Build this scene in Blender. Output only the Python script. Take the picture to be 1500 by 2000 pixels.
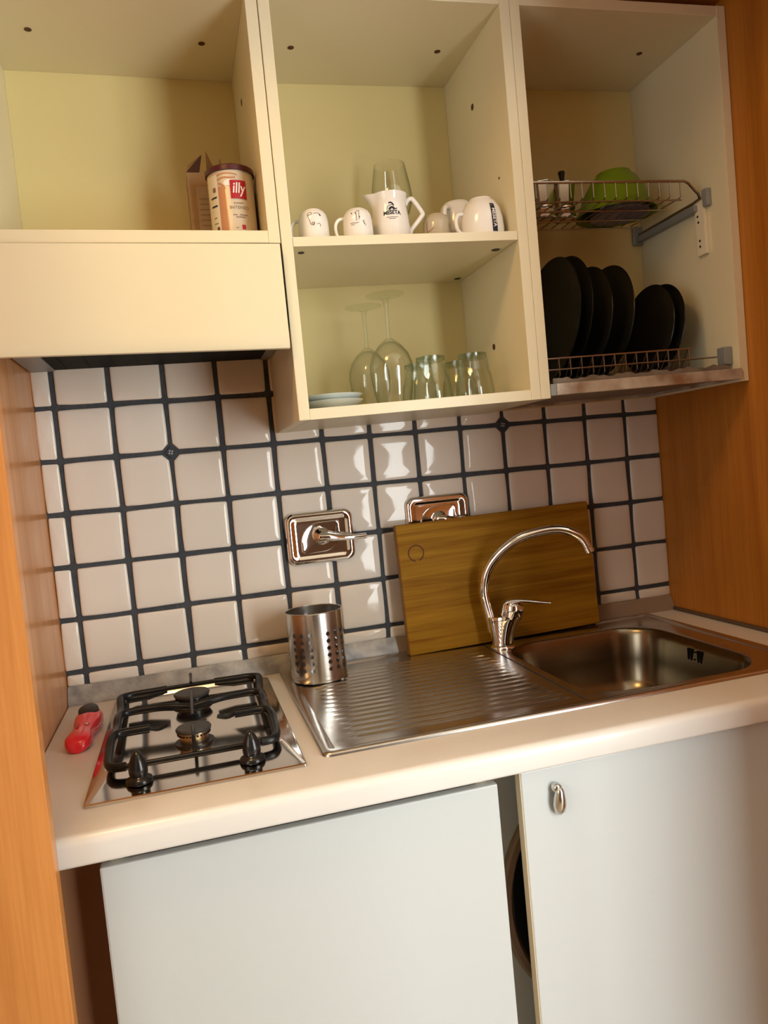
import bpy, bmesh, math, random
from mathutils import Vector, Matrix
random.seed(7)
for o in list(bpy.data.objects): bpy.data.objects.remove(o)
SC = bpy.context.scene
COL = SC.collection
PI = math.pi
H = 1.515            # height of the reference grout joint above the floor

# ------------------------------------------------------------------ camera
cam = bpy.data.cameras.new('camera'); CAM = bpy.data.objects.new('camera', cam); COL.objects.link(CAM)
cam.sensor_fit = 'HORIZONTAL'; cam.sensor_width = 36.0; cam.lens = 36.0*1476.4/1500.0
cam.clip_start = 0.02
def _rod(w):
    t = math.sqrt(sum(c*c for c in w)); return Matrix.Rotation(t, 3, Vector(w))
_B = Matrix(((1, 0, 0), (0, 0, -1), (0, 1, 0)))
_R = _rod((0.0452, -0.2598, -0.1012)) @ _B
_X, _D, _F = _R[0], _R[1], _R[2]
_M = Matrix((_X, -_D, -_F)).transposed().to_4x4()
_M.translation = Vector((0.234, -1.6844, H-0.1865))
CAM.matrix_world = _M
SC.camera = CAM

# ------------------------------------------------------------------ light and exposure
SC.view_settings.view_transform = 'Standard'; SC.view_settings.look = 'None'
SC.view_settings.gamma = 1.0; SC.view_settings.use_curve_mapping = False
SC.view_settings.exposure = 0.05
SC.cycles.max_bounces = 8; SC.cycles.diffuse_bounces = 4; SC.cycles.glossy_bounces = 4
SC.cycles.transmission_bounces = 6; SC.cycles.transparent_max_bounces = 20
SC.cycles.caustics_reflective = False; SC.cycles.caustics_refractive = False
SC.cycles.sample_clamp_indirect = 4.0
W = bpy.data.worlds.new('world'); SC.world = W; W.use_nodes = True
_bg = W.node_tree.nodes['Background']; _bg.inputs['Color'].default_value = (0.75, 0.87, 1.0, 1); _bg.inputs['Strength'].default_value = 1.0
# daylight entering through the room's window (behind the camera, to the right)
WIN = dict(x0=1.27, x1=3.00, z0=0.12, z1=2.28, y=-2.75)
_l = bpy.data.lights.new('window_daylight', 'AREA'); _l.shape = 'RECTANGLE'
_l.size = WIN['x1']-WIN['x0']-0.06; _l.size_y = WIN['z1']-WIN['z0']-0.06
_l.energy = 132.0; _l.color = (0.95, 0.985, 0.95)
_o = bpy.data.objects.new('window_daylight', _l); COL.objects.link(_o)
_o.location = ((WIN['x0']+WIN['x1'])/2, WIN['y']-0.06, (WIN['z0']+WIN['z1'])/2); _o.rotation_euler = (PI/2, 0, 0)
# weak fill light added in the unseen left wall to lift shadows
SIDE_FILL = dict(y0=-2.25, y1=-1.30, z0=0.95, z1=2.15, x=-0.95)
_l = bpy.data.lights.new('side_fill_light', 'AREA'); _l.shape = 'RECTANGLE'
_l.size = SIDE_FILL['z1']-SIDE_FILL['z0']-0.06; _l.size_y = SIDE_FILL['y1']-SIDE_FILL['y0']-0.06
_l.energy = 9.0; _l.color = (1.0, 0.97, 0.90)
_o = bpy.data.objects.new('side_fill_light', _l); COL.objects.link(_o)
_o.location = (SIDE_FILL['x']-0.03, (SIDE_FILL['y0']+SIDE_FILL['y1'])/2, (SIDE_FILL['z0']+SIDE_FILL['z1'])/2); _o.rotation_euler = (0, -PI/2, 0)
# the room's warm ceiling lamp
LAMP = (-0.04, -0.97, 2.42)
LAMP_W, LAMP_C = 4.8, (1.0, 0.56, 0.16)

# ------------------------------------------------------------------ materials
MATS = {}
def mat(name, col=(.8, .8, .8), rough=.5, metal=0.0, spec=.5, coat=0.0, bump=None, noise=None, trans=0.0, ior=1.45, emit=None, sheen=0):
    """bump=(scale, strength), noise=(scale, second colour, amount)"""
    m = bpy.data.materials.new(name); m.use_nodes = True; MATS[name] = m
    nt = m.node_tree; b = nt.nodes['Principled BSDF']
    b.inputs['Base Color'].default_value = (*col, 1); b.inputs['Roughness'].default_value = rough
    b.inputs['Metallic'].default_value = metal; b.inputs['Specular IOR Level'].default_value = spec
    b.inputs['Coat Weight'].default_value = coat; b.inputs['Coat Roughness'].default_value = .08
    b.inputs['Transmission Weight'].default_value = trans; b.inputs['IOR'].default_value = ior
    if emit:
        b.inputs['Emission Color'].default_value = (*emit[0], 1); b.inputs['Emission Strength'].default_value = emit[1]
    tc = nt.nodes.new('ShaderNodeTexCoord')
    if noise:
        n = nt.nodes.new('ShaderNodeTexNoise'); n.inputs['Scale'].default_value = noise[0]; n.inputs['Detail'].default_value = 6
        nt.links.new(tc.outputs['Object'], n.inputs['Vector'])
        r = nt.nodes.new('ShaderNodeMapRange'); r.inputs['From Min'].default_value = .35; r.inputs['From Max'].default_value = .7
        r.inputs['To Max'].default_value = noise[2]
        nt.links.new(n.outputs['Fac'], r.inputs['Value'])
        x = nt.nodes.new('ShaderNodeMix'); x.data_type = 'RGBA'
        x.inputs['A'].default_value = (*col, 1); x.inputs['B'].default_value = (*noise[1], 1)
        nt.links.new(r.outputs['Result'], x.inputs['Factor']); nt.links.new(x.outputs['Result'], b.inputs['Base Color'])
    if bump:
        n = nt.nodes.new('ShaderNodeTexNoise'); n.inputs['Scale'].default_value = bump[0]; n.inputs['Detail'].default_value = 2
        nt.links.new(tc.outputs['Object'], n.inputs['Vector'])
        k = nt.nodes.new('ShaderNodeBump'); k.inputs['Strength'].default_value = bump[1]; k.inputs['Distance'].default_value = .01
        nt.links.new(n.outputs['Fac'], k.inputs['Height']); nt.links.new(k.outputs['Normal'], b.inputs['Normal'])
    return m
def wood(name, c1, c2, scale, rough=.4, axis='Z', coat=0.0, fine=60, spec=.4):
    m = bpy.data.materials.new(name); m.use_nodes = True; MATS[name] = m
    nt = m.node_tree; b = nt.nodes['Principled BSDF']; b.inputs['Roughness'].default_value = rough
    b.inputs['Coat Weight'].default_value = coat; b.inputs['Coat Roughness'].default_value = .12; b.inputs['Specular IOR Level'].default_value = spec
    tc = nt.nodes.new('ShaderNodeTexCoord'); mp = nt.nodes.new('ShaderNodeMapping')
    s = [scale]*3; s['XYZ'.index(axis)] = scale*.035
    mp.inputs['Scale'].default_value = s; nt.links.new(tc.outputs['Object'], mp.inputs['Vector'])
    n1 = nt.nodes.new('ShaderNodeTexNoise'); n1.inputs['Scale'].default_value = 6; n1.inputs['Detail'].default_value = 8; n1.inputs['Distortion'].default_value = .6
    n2 = nt.nodes.new('ShaderNodeTexNoise'); n2.inputs['Scale'].default_value = fine; n2.inputs['Detail'].default_value = 3
    for n in (n1, n2): nt.links.new(mp.outputs['Vector'], n.inputs['Vector'])
    mx = nt.nodes.new('ShaderNodeMath'); mx.operation = 'ADD'
    h = nt.nodes.new('ShaderNodeMath'); h.operation = 'MULTIPLY'; h.inputs[1].default_value = .45
    nt.links.new(n2.outputs['Fac'], h.inputs[0]); nt.links.new(n1.outputs['Fac'], mx.inputs[0]); nt.links.new(h.outputs[0], mx.inputs[1])
    r = nt.nodes.new('ShaderNodeValToRGB'); r.color_ramp.elements[0].position = .5; r.color_ramp.elements[1].position = .95
    r.color_ramp.elements[0].color = (*c2, 1); r.color_ramp.elements[1].color = (*c1, 1)
    nt.links.new(mx.outputs[0], r.inputs['Fac']); nt.links.new(r.outputs['Color'], b.inputs['Base Color'])
    return m
def brushed(name, col, rough, scale, axis, amt=.12):
    m = bpy.data.materials.new(name); m.use_nodes = True; MATS[name] = m
    nt = m.node_tree; b = nt.nodes['Principled BSDF']; b.inputs['Metallic'].default_value = 1
    b.inputs['Base Color'].default_value = (*col, 1)
    tc = nt.nodes.new('ShaderNodeTexCoord'); mp = nt.nodes.new('ShaderNodeMapping')
    s = [scale]*3; s['XYZ'.index(axis)] = scale*.02
    mp.inputs['Scale'].default_value = s; nt.links.new(tc.outputs['Object'], mp.inputs['Vector'])
    n = nt.nodes.new('ShaderNodeTexNoise'); n.inputs['Scale'].default_value = 1; n.inputs['Detail'].default_value = 4
    nt.links.new(mp.outputs['Vector'], n.inputs['Vector'])
    r = nt.nodes.new('ShaderNodeMapRange'); r.inputs['To Min'].default_value = max(rough-amt, .02); r.inputs['To Max'].default_value = rough+amt
    nt.links.new(n.outputs['Fac'], r.inputs['Value']); nt.links.new(r.outputs['Result'], b.inputs['Roughness'])
    return m
def glass(name, tint=(.93, .96, .94), ior=1.45, edge=.55):
    m = bpy.data.materials.new(name); m.use_nodes = True; MATS[name] = m
    nt = m.node_tree; nt.nodes.remove(nt.nodes['Principled BSDF']); out = nt.nodes['Material Output']
    t = nt.nodes.new('ShaderNodeBsdfTransparent'); tm = nt.nodes.new('ShaderNodeMix'); tm.data_type = 'RGBA'
    tm.inputs['A'].default_value = (*tint, 1); tm.inputs['B'].default_value = (tint[0]*edge, tint[1]*(edge+.05), tint[2]*edge, 1); nt.links.new(tm.outputs['Result'], t.inputs['Color'])
    g = nt.nodes.new('ShaderNodeBsdfGlossy'); g.inputs['Roughness'].default_value = .03; g.inputs['Color'].default_value = (.95, .97, .95, 1)
    lw = nt.nodes.new('ShaderNodeLayerWeight'); lw.inputs['Blend'].default_value = .5
    pw = nt.nodes.new('ShaderNodeMath'); pw.operation = 'POWER'; pw.inputs[1].default_value = 3.2
    f = nt.nodes.new('ShaderNodeMapRange'); f.inputs['To Min'].default_value = .04; f.inputs['To Max'].default_value = ior-1
    nt.links.new(lw.outputs['Facing'], pw.inputs[0]); nt.links.new(pw.outputs[0], tm.inputs['Factor']); nt.links.new(pw.outputs[0], f.inputs['Value'])
    x = nt.nodes.new('ShaderNodeMixShader')
    nt.links.new(f.outputs[0], x.inputs[0]); nt.links.new(t.outputs[0], x.inputs[1]); nt.links.new(g.outputs[0], x.inputs[2])
    nt.links.new(x.outputs[0], out.inputs['Surface'])
    return m
mat('laminate', (.76, .68, .47), .38, coat=.1)
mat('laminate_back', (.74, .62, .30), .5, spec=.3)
mat('laminate_edge', (.62, .52, .36), .5)
mat('door_white', (.58, .605, .60), .35, coat=.1)
mat('worktop', (.77, .73, .68), .32, coat=.15, noise=(9, (.72, .68, .63), .35))
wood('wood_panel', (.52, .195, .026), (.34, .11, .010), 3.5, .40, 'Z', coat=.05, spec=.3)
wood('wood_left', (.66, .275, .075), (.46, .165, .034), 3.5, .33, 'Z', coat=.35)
wood('bamboo', (.47, .24, .020), (.24, .095, .005), 8.0, .6, 'X', fine=30, spec=.12)
mat('board_edge', (.30, .14, .03), .5)
mat('burnt', (.10, .03, .01), .7)
mat('grout', (.048, .056, .066), .8, bump=(120, .25), noise=(30, (.085, .088, .095), .6))
mat('tile', (.88, .80, .70), .07, spec=.45, bump=(14, .10))
mat('ornament', (.55, .55, .58), .3)
mat('black_paint', (.004, .004, .004), .7, spec=.2)
mat('hole_dark', (.09, .035, .015), .6)
mat('chrome', (.86, .86, .87), .05, 1.0)
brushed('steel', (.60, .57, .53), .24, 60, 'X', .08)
brushed('steel_bowl', (.24, .20, .14), .24, 50, 'X', .05)  # same steel, darkened to stand in for the bowl's dark reflections
brushed('steel_holder', (.62, .60, .57), .22, 300, 'Z', .06)
mat('steel_hob', (.68, .64, .59), .10, 1.0, bump=(6, .05))
mat('enamel', (.009, .009, .010), .30, spec=.35)
mat('burner_cap', (.05, .05, .05), .5)
mat('brass', (.72, .58, .38), .28, 1.0)
mat('black_plastic', (.012, .011, .011), .2)
mat('aluminium', (.27, .27, .27), .55, .4, noise=(28, (.62, .60, .57), .75), bump=(70, .12))
mat('alu_frame', (.66, .64, .58), .5, .2, noise=(16, (.26, .15, .08), .95), bump=(60, .15))
mat('grey_bracket', (.30, .31, .31), .45, .3)
mat('cream_plastic', (.80, .72, .55), .45)
mat('wire_steel', (.40, .35, .31), .28, 1.0)
mat('black_ceramic', (.003, .0035, .003), .28, spec=.22)
mat('white_ceramic', (.84, .80, .74), .12, coat=.3)
mat('blue_ceramic', (.62, .69, .68), .12, coat=.3)
mat('ink', (.012, .014, .03), .5)
mat('ink_brown', (.12, .055, .035), .5)
mat('ink_red', (.22, .05, .025), .5)
glass('glass', (.955, .97, .955), 1.6); glass('glass_green', (.84, .91, .87), 1.6); glass('glass_fine', (.975, .98, .97), 1.55); glass('glass_foot', (.97, .975, .96), 1.35, .88)
mat('moka', (.75, .72, .68), .14, 1.0)
mat('green_plastic', (.17, .26, .008), .35, spec=.3)
mat('violet_plastic', (.27, .24, .30), .3)
mat('red_plastic', (.80, .025, .04), .22, coat=.4)
mat('dark_plastic', (.018, .012, .012), .35)
mat('nozzle', (.24, .21, .22), .4, .6)
mat('can_cream', (.62, .54, .42), .4, .1, noise=(8, (.56, .46, .34), .6))
mat('can_white', (.74, .70, .60), .35)
mat('can_copper', (.50, .24, .12), .5, .1)
mat('can_lid', (.07, .007, .012), .35)
mat('logo_red', (.40, .006, .018), .4)
mat('logo_white', (.85, .80, .75), .4)
mat('print_grey', (.22, .15, .11), .5)
mat('paper_brown', (.32, .20, .09), .7, noise=(30, (.24, .14, .06), .6))
mat('paper_label', (.36, .27, .19), .7, noise=(60, (.28, .20, .13), .6))
mat('paper_pink', (.50, .36, .33), .7)
mat('pack_dark', (.05, .015, .012), .5)
mat('appliance', (.62, .63, .62), .4)
mat('port_ring', (.22, .13, .075), .4)
mat('port_glass', (.004, .004, .005), .08)
mat('knob_metal', (.66, .66, .62), .22, 1.0)
mat('silicone', (.10, .06, .035), .6)
mat('wall_paint', (.86, .79, .66), .7)
mat('ceiling_paint', (.86, .82, .74), .8)
mat('floor_mat', (.52, .44, .35), .5, noise=(4, (.34, .20, .11), .6))
mat('window_white', (.80, .80, .78), .4)
mat('lamp_shade', (.95, .85, .7), .5, emit=((1.0, .64, .27), 12.0))
mat('tray', (.26, .22, .18), .5, noise=(30, (.14, .10, .07), .7))

# ------------------------------------------------------------------ mesh helpers
def quad_box(bm, x0, x1, y0, y1, z0, z1, bev=0.0, seg=2):
    vs = [bm.verts.new(c) for c in ((x0,y0,z0),(x1,y0,z0),(x1,y1,z0),(x0,y1,z0),(x0,y0,z1),(x1,y0,z1),(x1,y1,z1),(x0,y1,z1))]
    fs = [bm.faces.new([vs[i] for i in f]) for f in ((3,2,1,0),(4,5,6,7),(0,1,5,4),(1,2,6,5),(2,3,7,6),(3,0,4,7))]
    if bev > 0:
        es = list({e for f in fs for e in f.edges})
        bmesh.ops.bevel(bm, geom=es, offset=bev, segments=seg, profile=.6, affect='EDGES')
def lathe(bm, prof, seg=32, c=(0,0,0), axis=None, closed=False):
    """prof: list of (r, h); axis: Matrix 3x3 mapping local z"""
    A = axis or Matrix.Identity(3); c = Vector(c); rings = []
    for r, h in prof:
        if r < 1e-6: rings.append([bm.verts.new(c + A @ Vector((0, 0, h)))])
        else: rings.append([bm.verts.new(c + A @ Vector((r*math.cos(2*PI*i/seg), r*math.sin(2*PI*i/seg), h))) for i in range(seg)])
    n = len(rings)
    for k in range(n if closed else n-1):
        a, b = rings[k], rings[(k+1) % n]
        for i in range(seg):
            j = (i+1) % seg
            q = [a[i % len(a)], a[j % len(a)], b[j % len(b)], b[i % len(b)]]
            u = []
            for v in q:
                if v not in u: u.append(v)
            if len(u) > 2: bm.faces.new(u)
def tube(bm, pts, r, seg=8, closed=False, cap=True, flat=1.0):
    """sweep a circle along pts; r number or list; flat squashes along the frame's binormal"""
    P = [Vector(p) for p in pts]; n = len(P); R = r if isinstance(r, (list, tuple)) else [r]*n
    rings = []; up = None
    for i in range(n):
        if closed: t = (P[(i+1) % n]-P[i-1]).normalized()
        else: t = (P[min(i+1, n-1)]-P[max(i-1, 0)]).normalized()
        if up is None:
            up = Vector((0, 0, 1)) if abs(t.z) < .9 else Vector((0, 1, 0))
        b = t.cross(up).normalized(); up = b.cross(t).normalized()
        rings.append([bm.verts.new(P[i]+R[i]*(math.cos(2*PI*k/seg)*b+flat*math.sin(2*PI*k/seg)*up)) for k in range(seg)])
    for i in range(n if closed else n-1):
        a, b = rings[i], rings[(i+1) % n]
        for k in range(seg):
            j = (k+1) % seg; bm.faces.new((a[k], a[j], b[j], b[k]))
    if cap and not closed:
        bm.faces.new(rings[0][::-1]); bm.faces.new(rings[-1])
def smooth_path(pts, sub=6, closed=False):
    P = [Vector(p) for p in pts]; n = len(P); out = []
    for i in range(n if closed else n-1):
        p0 = P[i-1] if (closed or i > 0) else P[0]; p1 = P[i]; p2 = P[(i+1) % n]; p3 = P[(i+2) % n] if (closed or i+2 < n) else P[-1]
        for s in range(sub):
            t = s/sub
            out.append(.5*((2*p1)+(-p0+p2)*t+(2*p0-5*p1+4*p2-p3)*t*t+(-p0+3*p1-3*p2+p3)*t**3))
    if not closed: out.append(P[-1])
    return out
def loft(bm, rings, cap0=False, cap1=False):
    R = [[bm.verts.new(p) for p in ring] for ring in rings]; n = len(R[0])
    for a, b in zip(R, R[1:]):
        for i in range(n):
            j = (i+1) % n; bm.faces.new((a[i], a[j], b[j], b[i]))
    if cap0: bm.faces.new(R[0][::-1])
    if cap1: bm.faces.new(R[-1])
def rrect(x0, x1, y0, y1, r, z, n=10):
    pts = []
    for cx, cy, a0 in ((x1-r, y1-r, 0), (x0+r, y1-r, PI/2), (x0+r, y0+r, PI), (x1-r, y0+r, 1.5*PI)):
        for k in range(n+1):
            a = a0+PI/2*k/n; pts.append((cx+r*math.cos(a), cy+r*math.sin(a), z))
    return pts
def obj(name, bm, m, parent=None, smooth=False, world=False, shear=None):
    """shear=(slope, x0): skews the wall units in z to imitate lens barrel distortion"""
    bmesh.ops.recalc_face_normals(bm, faces=bm.faces[:])
    if shear:
        for v in bm.verts: v.co.z += shear[0]*(v.co.x-shear[1])
    if world and parent is not None:
        L = Vector((0, 0, 0)); q = parent
        while q is not None: L = L+q.location; q = q.parent
        for v in bm.verts: v.co -= L
    me = bpy.data.meshes.new(name); bm.to_mesh(me); bm.free()
    me.materials.append(MATS[m])
    if smooth:
        for p in me.polygons: p.use_smooth = True
        if smooth != 'all':
            try: me.set_sharp_from_angle(angle=math.radians(smooth if smooth is not True else 40))
            except Exception: pass
    o = bpy.data.objects.new(name, me); COL.objects.link(o); o.parent = parent
    return o
def tag(o, label=None, cat=None, group=None, kind=None):
    if label: o['label'] = label
    if cat: o['category'] = cat
    if group: o['group'] = group
    if kind: o['kind'] = kind
    return o
def thing(name, loc, label, cat, group=None, rz=0.0):
    o = bpy.data.objects.new(name, None); COL.objects.link(o); o.location = loc; o.rotation_euler = (0, 0, rz)
    o.empty_display_size = .03
    return tag(o, label, cat, group)
def copy_tree(o, parent=None):
    c = o.copy(); COL.objects.link(c); c.parent = parent
    for ch in list(o.children): copy_tree(ch, c)
    return c
def box_obj(name, dims, m, parent=None, bev=0.0, world=True, shear=None, smooth=False):
    bm = bmesh.new(); quad_box(bm, *dims, bev=bev); return obj(name, bm, m, parent, smooth, world, shear)
def text_bm(s, size, shear=0.0, extrude=0.0, xscale=1.0, bold=0.0):
    cu = bpy.data.curves.new('t', 'FONT'); cu.body = s; cu.size = size; cu.align_x = 'CENTER'; cu.align_y = 'CENTER'
    cu.shear = shear; cu.extrude = extrude; cu.offset = bold; cu.resolution_u = 3
    t = bpy.data.objects.new('t', cu); COL.objects.link(t)
    bpy.context.view_layer.update()
    dg = bpy.context.evaluated_depsgraph_get(); me = bpy.data.meshes.new_from_object(t.evaluated_get(dg))
    bm = bmesh.new(); bm.from_mesh(me)
    bpy.data.objects.remove(t); bpy.data.curves.remove(cu); bpy.data.meshes.remove(me)
    bmesh.ops.triangulate(bm, faces=bm.faces[:])
    for v in bm.verts: v.co.x *= xscale
    return bm
def wrap(bm, rad, ang0, z0, prof=None):
    """lay a flat design (x right, y up) on an upright surface of revolution, facing angle ang0"""
    for v in bm.verts:
        x, y, t = v.co
        r = (prof(z0+y) if prof else rad)+t
        a = ang0+x/rad
        v.co = Vector((r*math.cos(a), r*math.sin(a), z0+y))
def strip(bm, pts, w):
    """flat drawn line of width w in the xy plane"""
    P = [Vector((*p, 0)) for p in pts]; L = []
    for i in range(len(P)):
        t = (P[min(i+1, len(P)-1)]-P[max(i-1, 0)]).normalized(); nn = Vector((-t.y, t.x, 0))*w/2
        L.append((bm.verts.new(P[i]+nn), bm.verts.new(P[i]-nn)))
    for a, b in zip(L, L[1:]): bm.faces.new((a[0], a[1], b[1], b[0]))
def flat_rect(bm, x0, x1, y0, y1, n=6):
    for i in range(n):
        a, b = x0+(x1-x0)*i/n, x0+(x1-x0)*(i+1)/n
        bm.faces.new([bm.verts.new(c) for c in ((a, y0, 0), (b, y0, 0), (b, y1, 0), (a, y1, 0))])

# ================================================================== SETTING
def struct(name, dims, m, label, bev=0.0):
    o = box_obj(name, dims, m, None, bev); tag(o, label, None, None, 'structure'); return o
XL, XR = -0.039, 1.415
struct('floor', (-.95, 3.2, -2.8, .15, -.05, 0), 'floor_mat', 'terracotta coloured floor of the room')
struct('ceiling', (-.95, 3.2, -2.8, .15, 2.65, 2.70), 'ceiling_paint', 'pale painted ceiling of the room')
struct('wall_rear', (-.95, 3.2, .10, .15, 0, 2.65), 'wall_paint', 'cream painted rear wall behind the kitchenette')
bm = bmesh.new()
for q in ((-2.8, SIDE_FILL['y0'], 0, 2.65), (SIDE_FILL['y1'], .15, 0, 2.65), (SIDE_FILL['y0'], SIDE_FILL['y1'], 0, SIDE_FILL['z0']), (SIDE_FILL['y0'], SIDE_FILL['y1'], SIDE_FILL['z1'], 2.65)):
    quad_box(bm, -1.03, -.95, q[0], q[1], q[2], q[3])
tag(obj('wall_far_left', bm, 'wall_paint'), 'cream painted wall far to the left, opened for the added fill light', None, None, 'structure')
bm = bmesh.new()  # frame added around the unseen side fill light
for q in ((SIDE_FILL['y0'], SIDE_FILL['y0']+.04, SIDE_FILL['z0'], SIDE_FILL['z1']), (SIDE_FILL['y1']-.04, SIDE_FILL['y1'], SIDE_FILL['z0'], SIDE_FILL['z1']), (SIDE_FILL['y0'], SIDE_FILL['y1'], SIDE_FILL['z0'], SIDE_FILL['z0']+.04), (SIDE_FILL['y0'], SIDE_FILL['y1'], SIDE_FILL['z1']-.04, SIDE_FILL['z1'])):
    quad_box(bm, -.975, -.94, q[0], q[1], q[2], q[3], .003)
tag(obj('fill_light_frame', bm, 'window_white'), 'white frame around the added fill light in the left wall of the room', None, None, 'structure')
struct('wall_far_right', (3.2, 3.25, -2.8, .15, 0, 2.65), 'wall_paint', 'cream painted wall far to the right')
bm = bmesh.new(); y0, y1 = WIN['y']-.08, WIN['y']
quad_box(bm, -.95, WIN['x0'], y0, y1, 0, 2.65); quad_box(bm, WIN['x1'], 3.2, y0, y1, 0, 2.65)
quad_box(bm, WIN['x0'], WIN['x1'], y0, y1, 0, WIN['z0']); quad_box(bm, WIN['x0'], WIN['x1'], y0, y1, WIN['z1'], 2.65)
tag(obj('wall_front', bm, 'wall_paint'), 'cream wall with the window opposite the kitchenette', None, None, 'structure')
bm = bmesh.new()
a, b, c, d = WIN['x0'], WIN['x1'], WIN['z0'], WIN['z1']
for q in ((a, a+.05, c, d), (b-.05, b, c, d), (a, b, c, c+.05), (a, b, d-.05, d), ((a+b)/2-.03, (a+b)/2+.03, c, d)):
    quad_box(bm, q[0], q[1], y1-.035, y1+.01, q[2], q[3], .004)
tag(obj('window_1', bm, 'window_white'), 'white framed double window opposite the kitchenette', None, None, 'structure')

# the wooden housing of the kitchenette
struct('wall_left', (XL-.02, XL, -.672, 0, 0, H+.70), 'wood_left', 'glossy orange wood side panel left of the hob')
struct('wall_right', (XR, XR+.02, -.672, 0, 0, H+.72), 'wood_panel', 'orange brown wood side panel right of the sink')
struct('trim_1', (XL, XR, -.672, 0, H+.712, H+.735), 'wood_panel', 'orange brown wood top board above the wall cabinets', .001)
struct('door_1', (-.40, .0385, -.715, -.69, .02, H+.70), 'wood_left', 'bright orange wood door leaf standing at the left edge', .0015)
bm = bmesh.new(); quad_box(bm, -.011, .011, -.60, 0, .02, H+.70, .0015)
d2 = tag(obj('door_2', bm, 'wood_panel'), 'half open wooden door leaf hinged right of the kitchenette', None, None, 'structure')
d2.location = (XR+.012, -.685, 0); d2.rotation_euler = (0, 0, math.radians(-27))

# tiled wall: dark grout bed with cream tiles set proud of it
wall = box_obj('wall_back', (XL-.02, XR+.02, 0, .10, 0, H+.70), 'grout')
tag(wall, 'wall of square cream tiles with wide slate blue joints', None, None, 'structure')
G, P_ = .0108, .11
def tile_outline(x0, x1, z0, z1, clip):
    """outline, counter-clockwise seen from the room; clip: set of clipped corners"""
    j = lambda s=.0011: random.uniform(-s, s)
    c = [(x0+j(), z0+j(), 'bl'), (x1+j(), z0+j(), 'br'), (x1+j(), z1+j(), 'tr'), (x0+j(), z1+j(), 'tl')]
    k = .0125; rr = .0025; pts = []
    for i in range(4):
        p = Vector(c[i][:2]); q = Vector(c[(i+1) % 4][:2]); o = Vector(c[i-1][:2])
        din = (o-p).normalized(); dout = (q-p).normalized()
        s = k if c[i][2] in clip else rr
        pts += [p+din*s, p+dout*s]
    out = []
    for i in range(0, 8, 2):
        a = pts[i+1]; b = pts[(i+2) % 8]; t = (b-a); nrm = Vector((t.y, -t.x)).normalized()
        out.append(pts[i]); L = t.length; bul = random.uniform(-.0002, .0011) if L > .05 else 0
        out.append(a)
        for f in (.3, .7): out.append(a+t*f+nrm*bul)
    return out
def make_tile(x0, x1, z0, z1, clip=()):
    o2 = tile_outline(x0, x1, z0, z1, clip); n = len(o2)
    c = Vector((sum(p.x for p in o2)/n, sum(p.y for p in o2)/n))
    sx, sz = (x1-x0), (z1-z0); sm = min(sx, sz)
    tx, tz = random.gauss(0, .004), random.gauss(0, .004)
    bm = bmesh.new(); rings = []
    for ins, y in ((0, .0005), (0, -.0022), (.0013, -.0038), (.0045, -.0050), (.016, -.0059)):
        ring = []
        for p in o2:
            d = c-p; f = min(ins/(sm*.5), .8); q = p+Vector((d.x*f, d.y*f))
            ring.append((q.x, y-(tx*(q.x-c.x)+tz*(q.y-c.y) if y < 0 else 0), H+q.y))
        rings.append(ring)
    loft(bm, rings)
    top = [v for v in bm.verts][-n:]
    cv = bm.verts.new((c.x, -.0063, H+c.y))
    for i in range(n): bm.faces.new((top[i], top[(i+1) % n], cv))
    return obj('tile', bm, 'tile', wall, smooth=50, world=False)
crosses = ((2, 1), (9, 1))
xs = [(XL+.001, 0-G/2)]+[(i*P_+G/2, (i+1)*P_-G/2) for i in range(12)]+[(12*P_+G/2, XR-.001)]
zs = [(G/2, .11-G/2)]+[(-(k+1)*P_+G/2, -k*P_-G/2) for k in range(5)]+[(-.579, -.55-G/2)]
for ri, (z0, z1) in enumerate(zs):
    row = ri-1
    for ci, (x0, x1) in enumerate(xs):
        col = ci-1
        if row == -1 and col > 4: continue
        clip = set()
        for cc, rr in crosses:
            for cn, dc, dr in (('tl', cc, rr), ('tr', cc-1, rr), ('bl', cc, rr-1), ('br', cc-1, rr-1)):
                if (col, row) == (dc, dr): clip.add(cn)
        make_tile(x0, x1, z0, z1, clip)
for cc, rr in crosses:
    bm = bmesh.new(); x, z = cc*P_, H-rr*P_; s = .0135
    loft(bm, [[(x+dx*k, y, z+dz*k) for dx, dz in ((s, 0), (0, s), (-s, 0), (0, -s))] for k, y in ((1, 0), (1, -.002), (.9, -.003))], cap1=True)
    d = obj('diamond_inset', bm, 'grout', wall)
    bm = bmesh.new()
    for k in range(4):
        a = k*PI/2+.4; u = Vector((math.cos(a), 0, math.sin(a))); w = Vector((-u.z, 0, u.x)); o = Vector((x, -.0032, z))
        bm.faces.new([bm.verts.new(o+p) for p in (u*.0012, u*.004+w*.003, u*.0058, u*.004-w*.0012)])
    obj('flower_motif', bm, 'ornament', d)

# metal sealing strip between tiles and worktop
bm = bmesh.new()
prof = [(0, -.578), (-.006, -.578), (-.022, -.604), (-.024, -.6145), (0, -.6145)]
rings = [[(x, y, H+z) for y, z in prof] for x in (XL+.001, .60, .675)]
loft(bm, rings, True, True)
tag(obj('trim_2', bm, 'aluminium', None, smooth=30), 'scale stained grey metal sealing strip behind the hob', None, None, 'structure')
bm = bmesh.new()
rings = [[(x, y*.8, H+z) for y, z in prof] for x in (.676, XR-.001)]
loft(bm, rings, True, True)
mat('strip_brown', (.34, .25, .18), .4, noise=(20, (.28, .19, .13), .5))
tag(obj('trim_3', bm, 'strip_brown', None, smooth=30), 'dull brown sealing strip behind the sink', None, None, 'structure')

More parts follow.
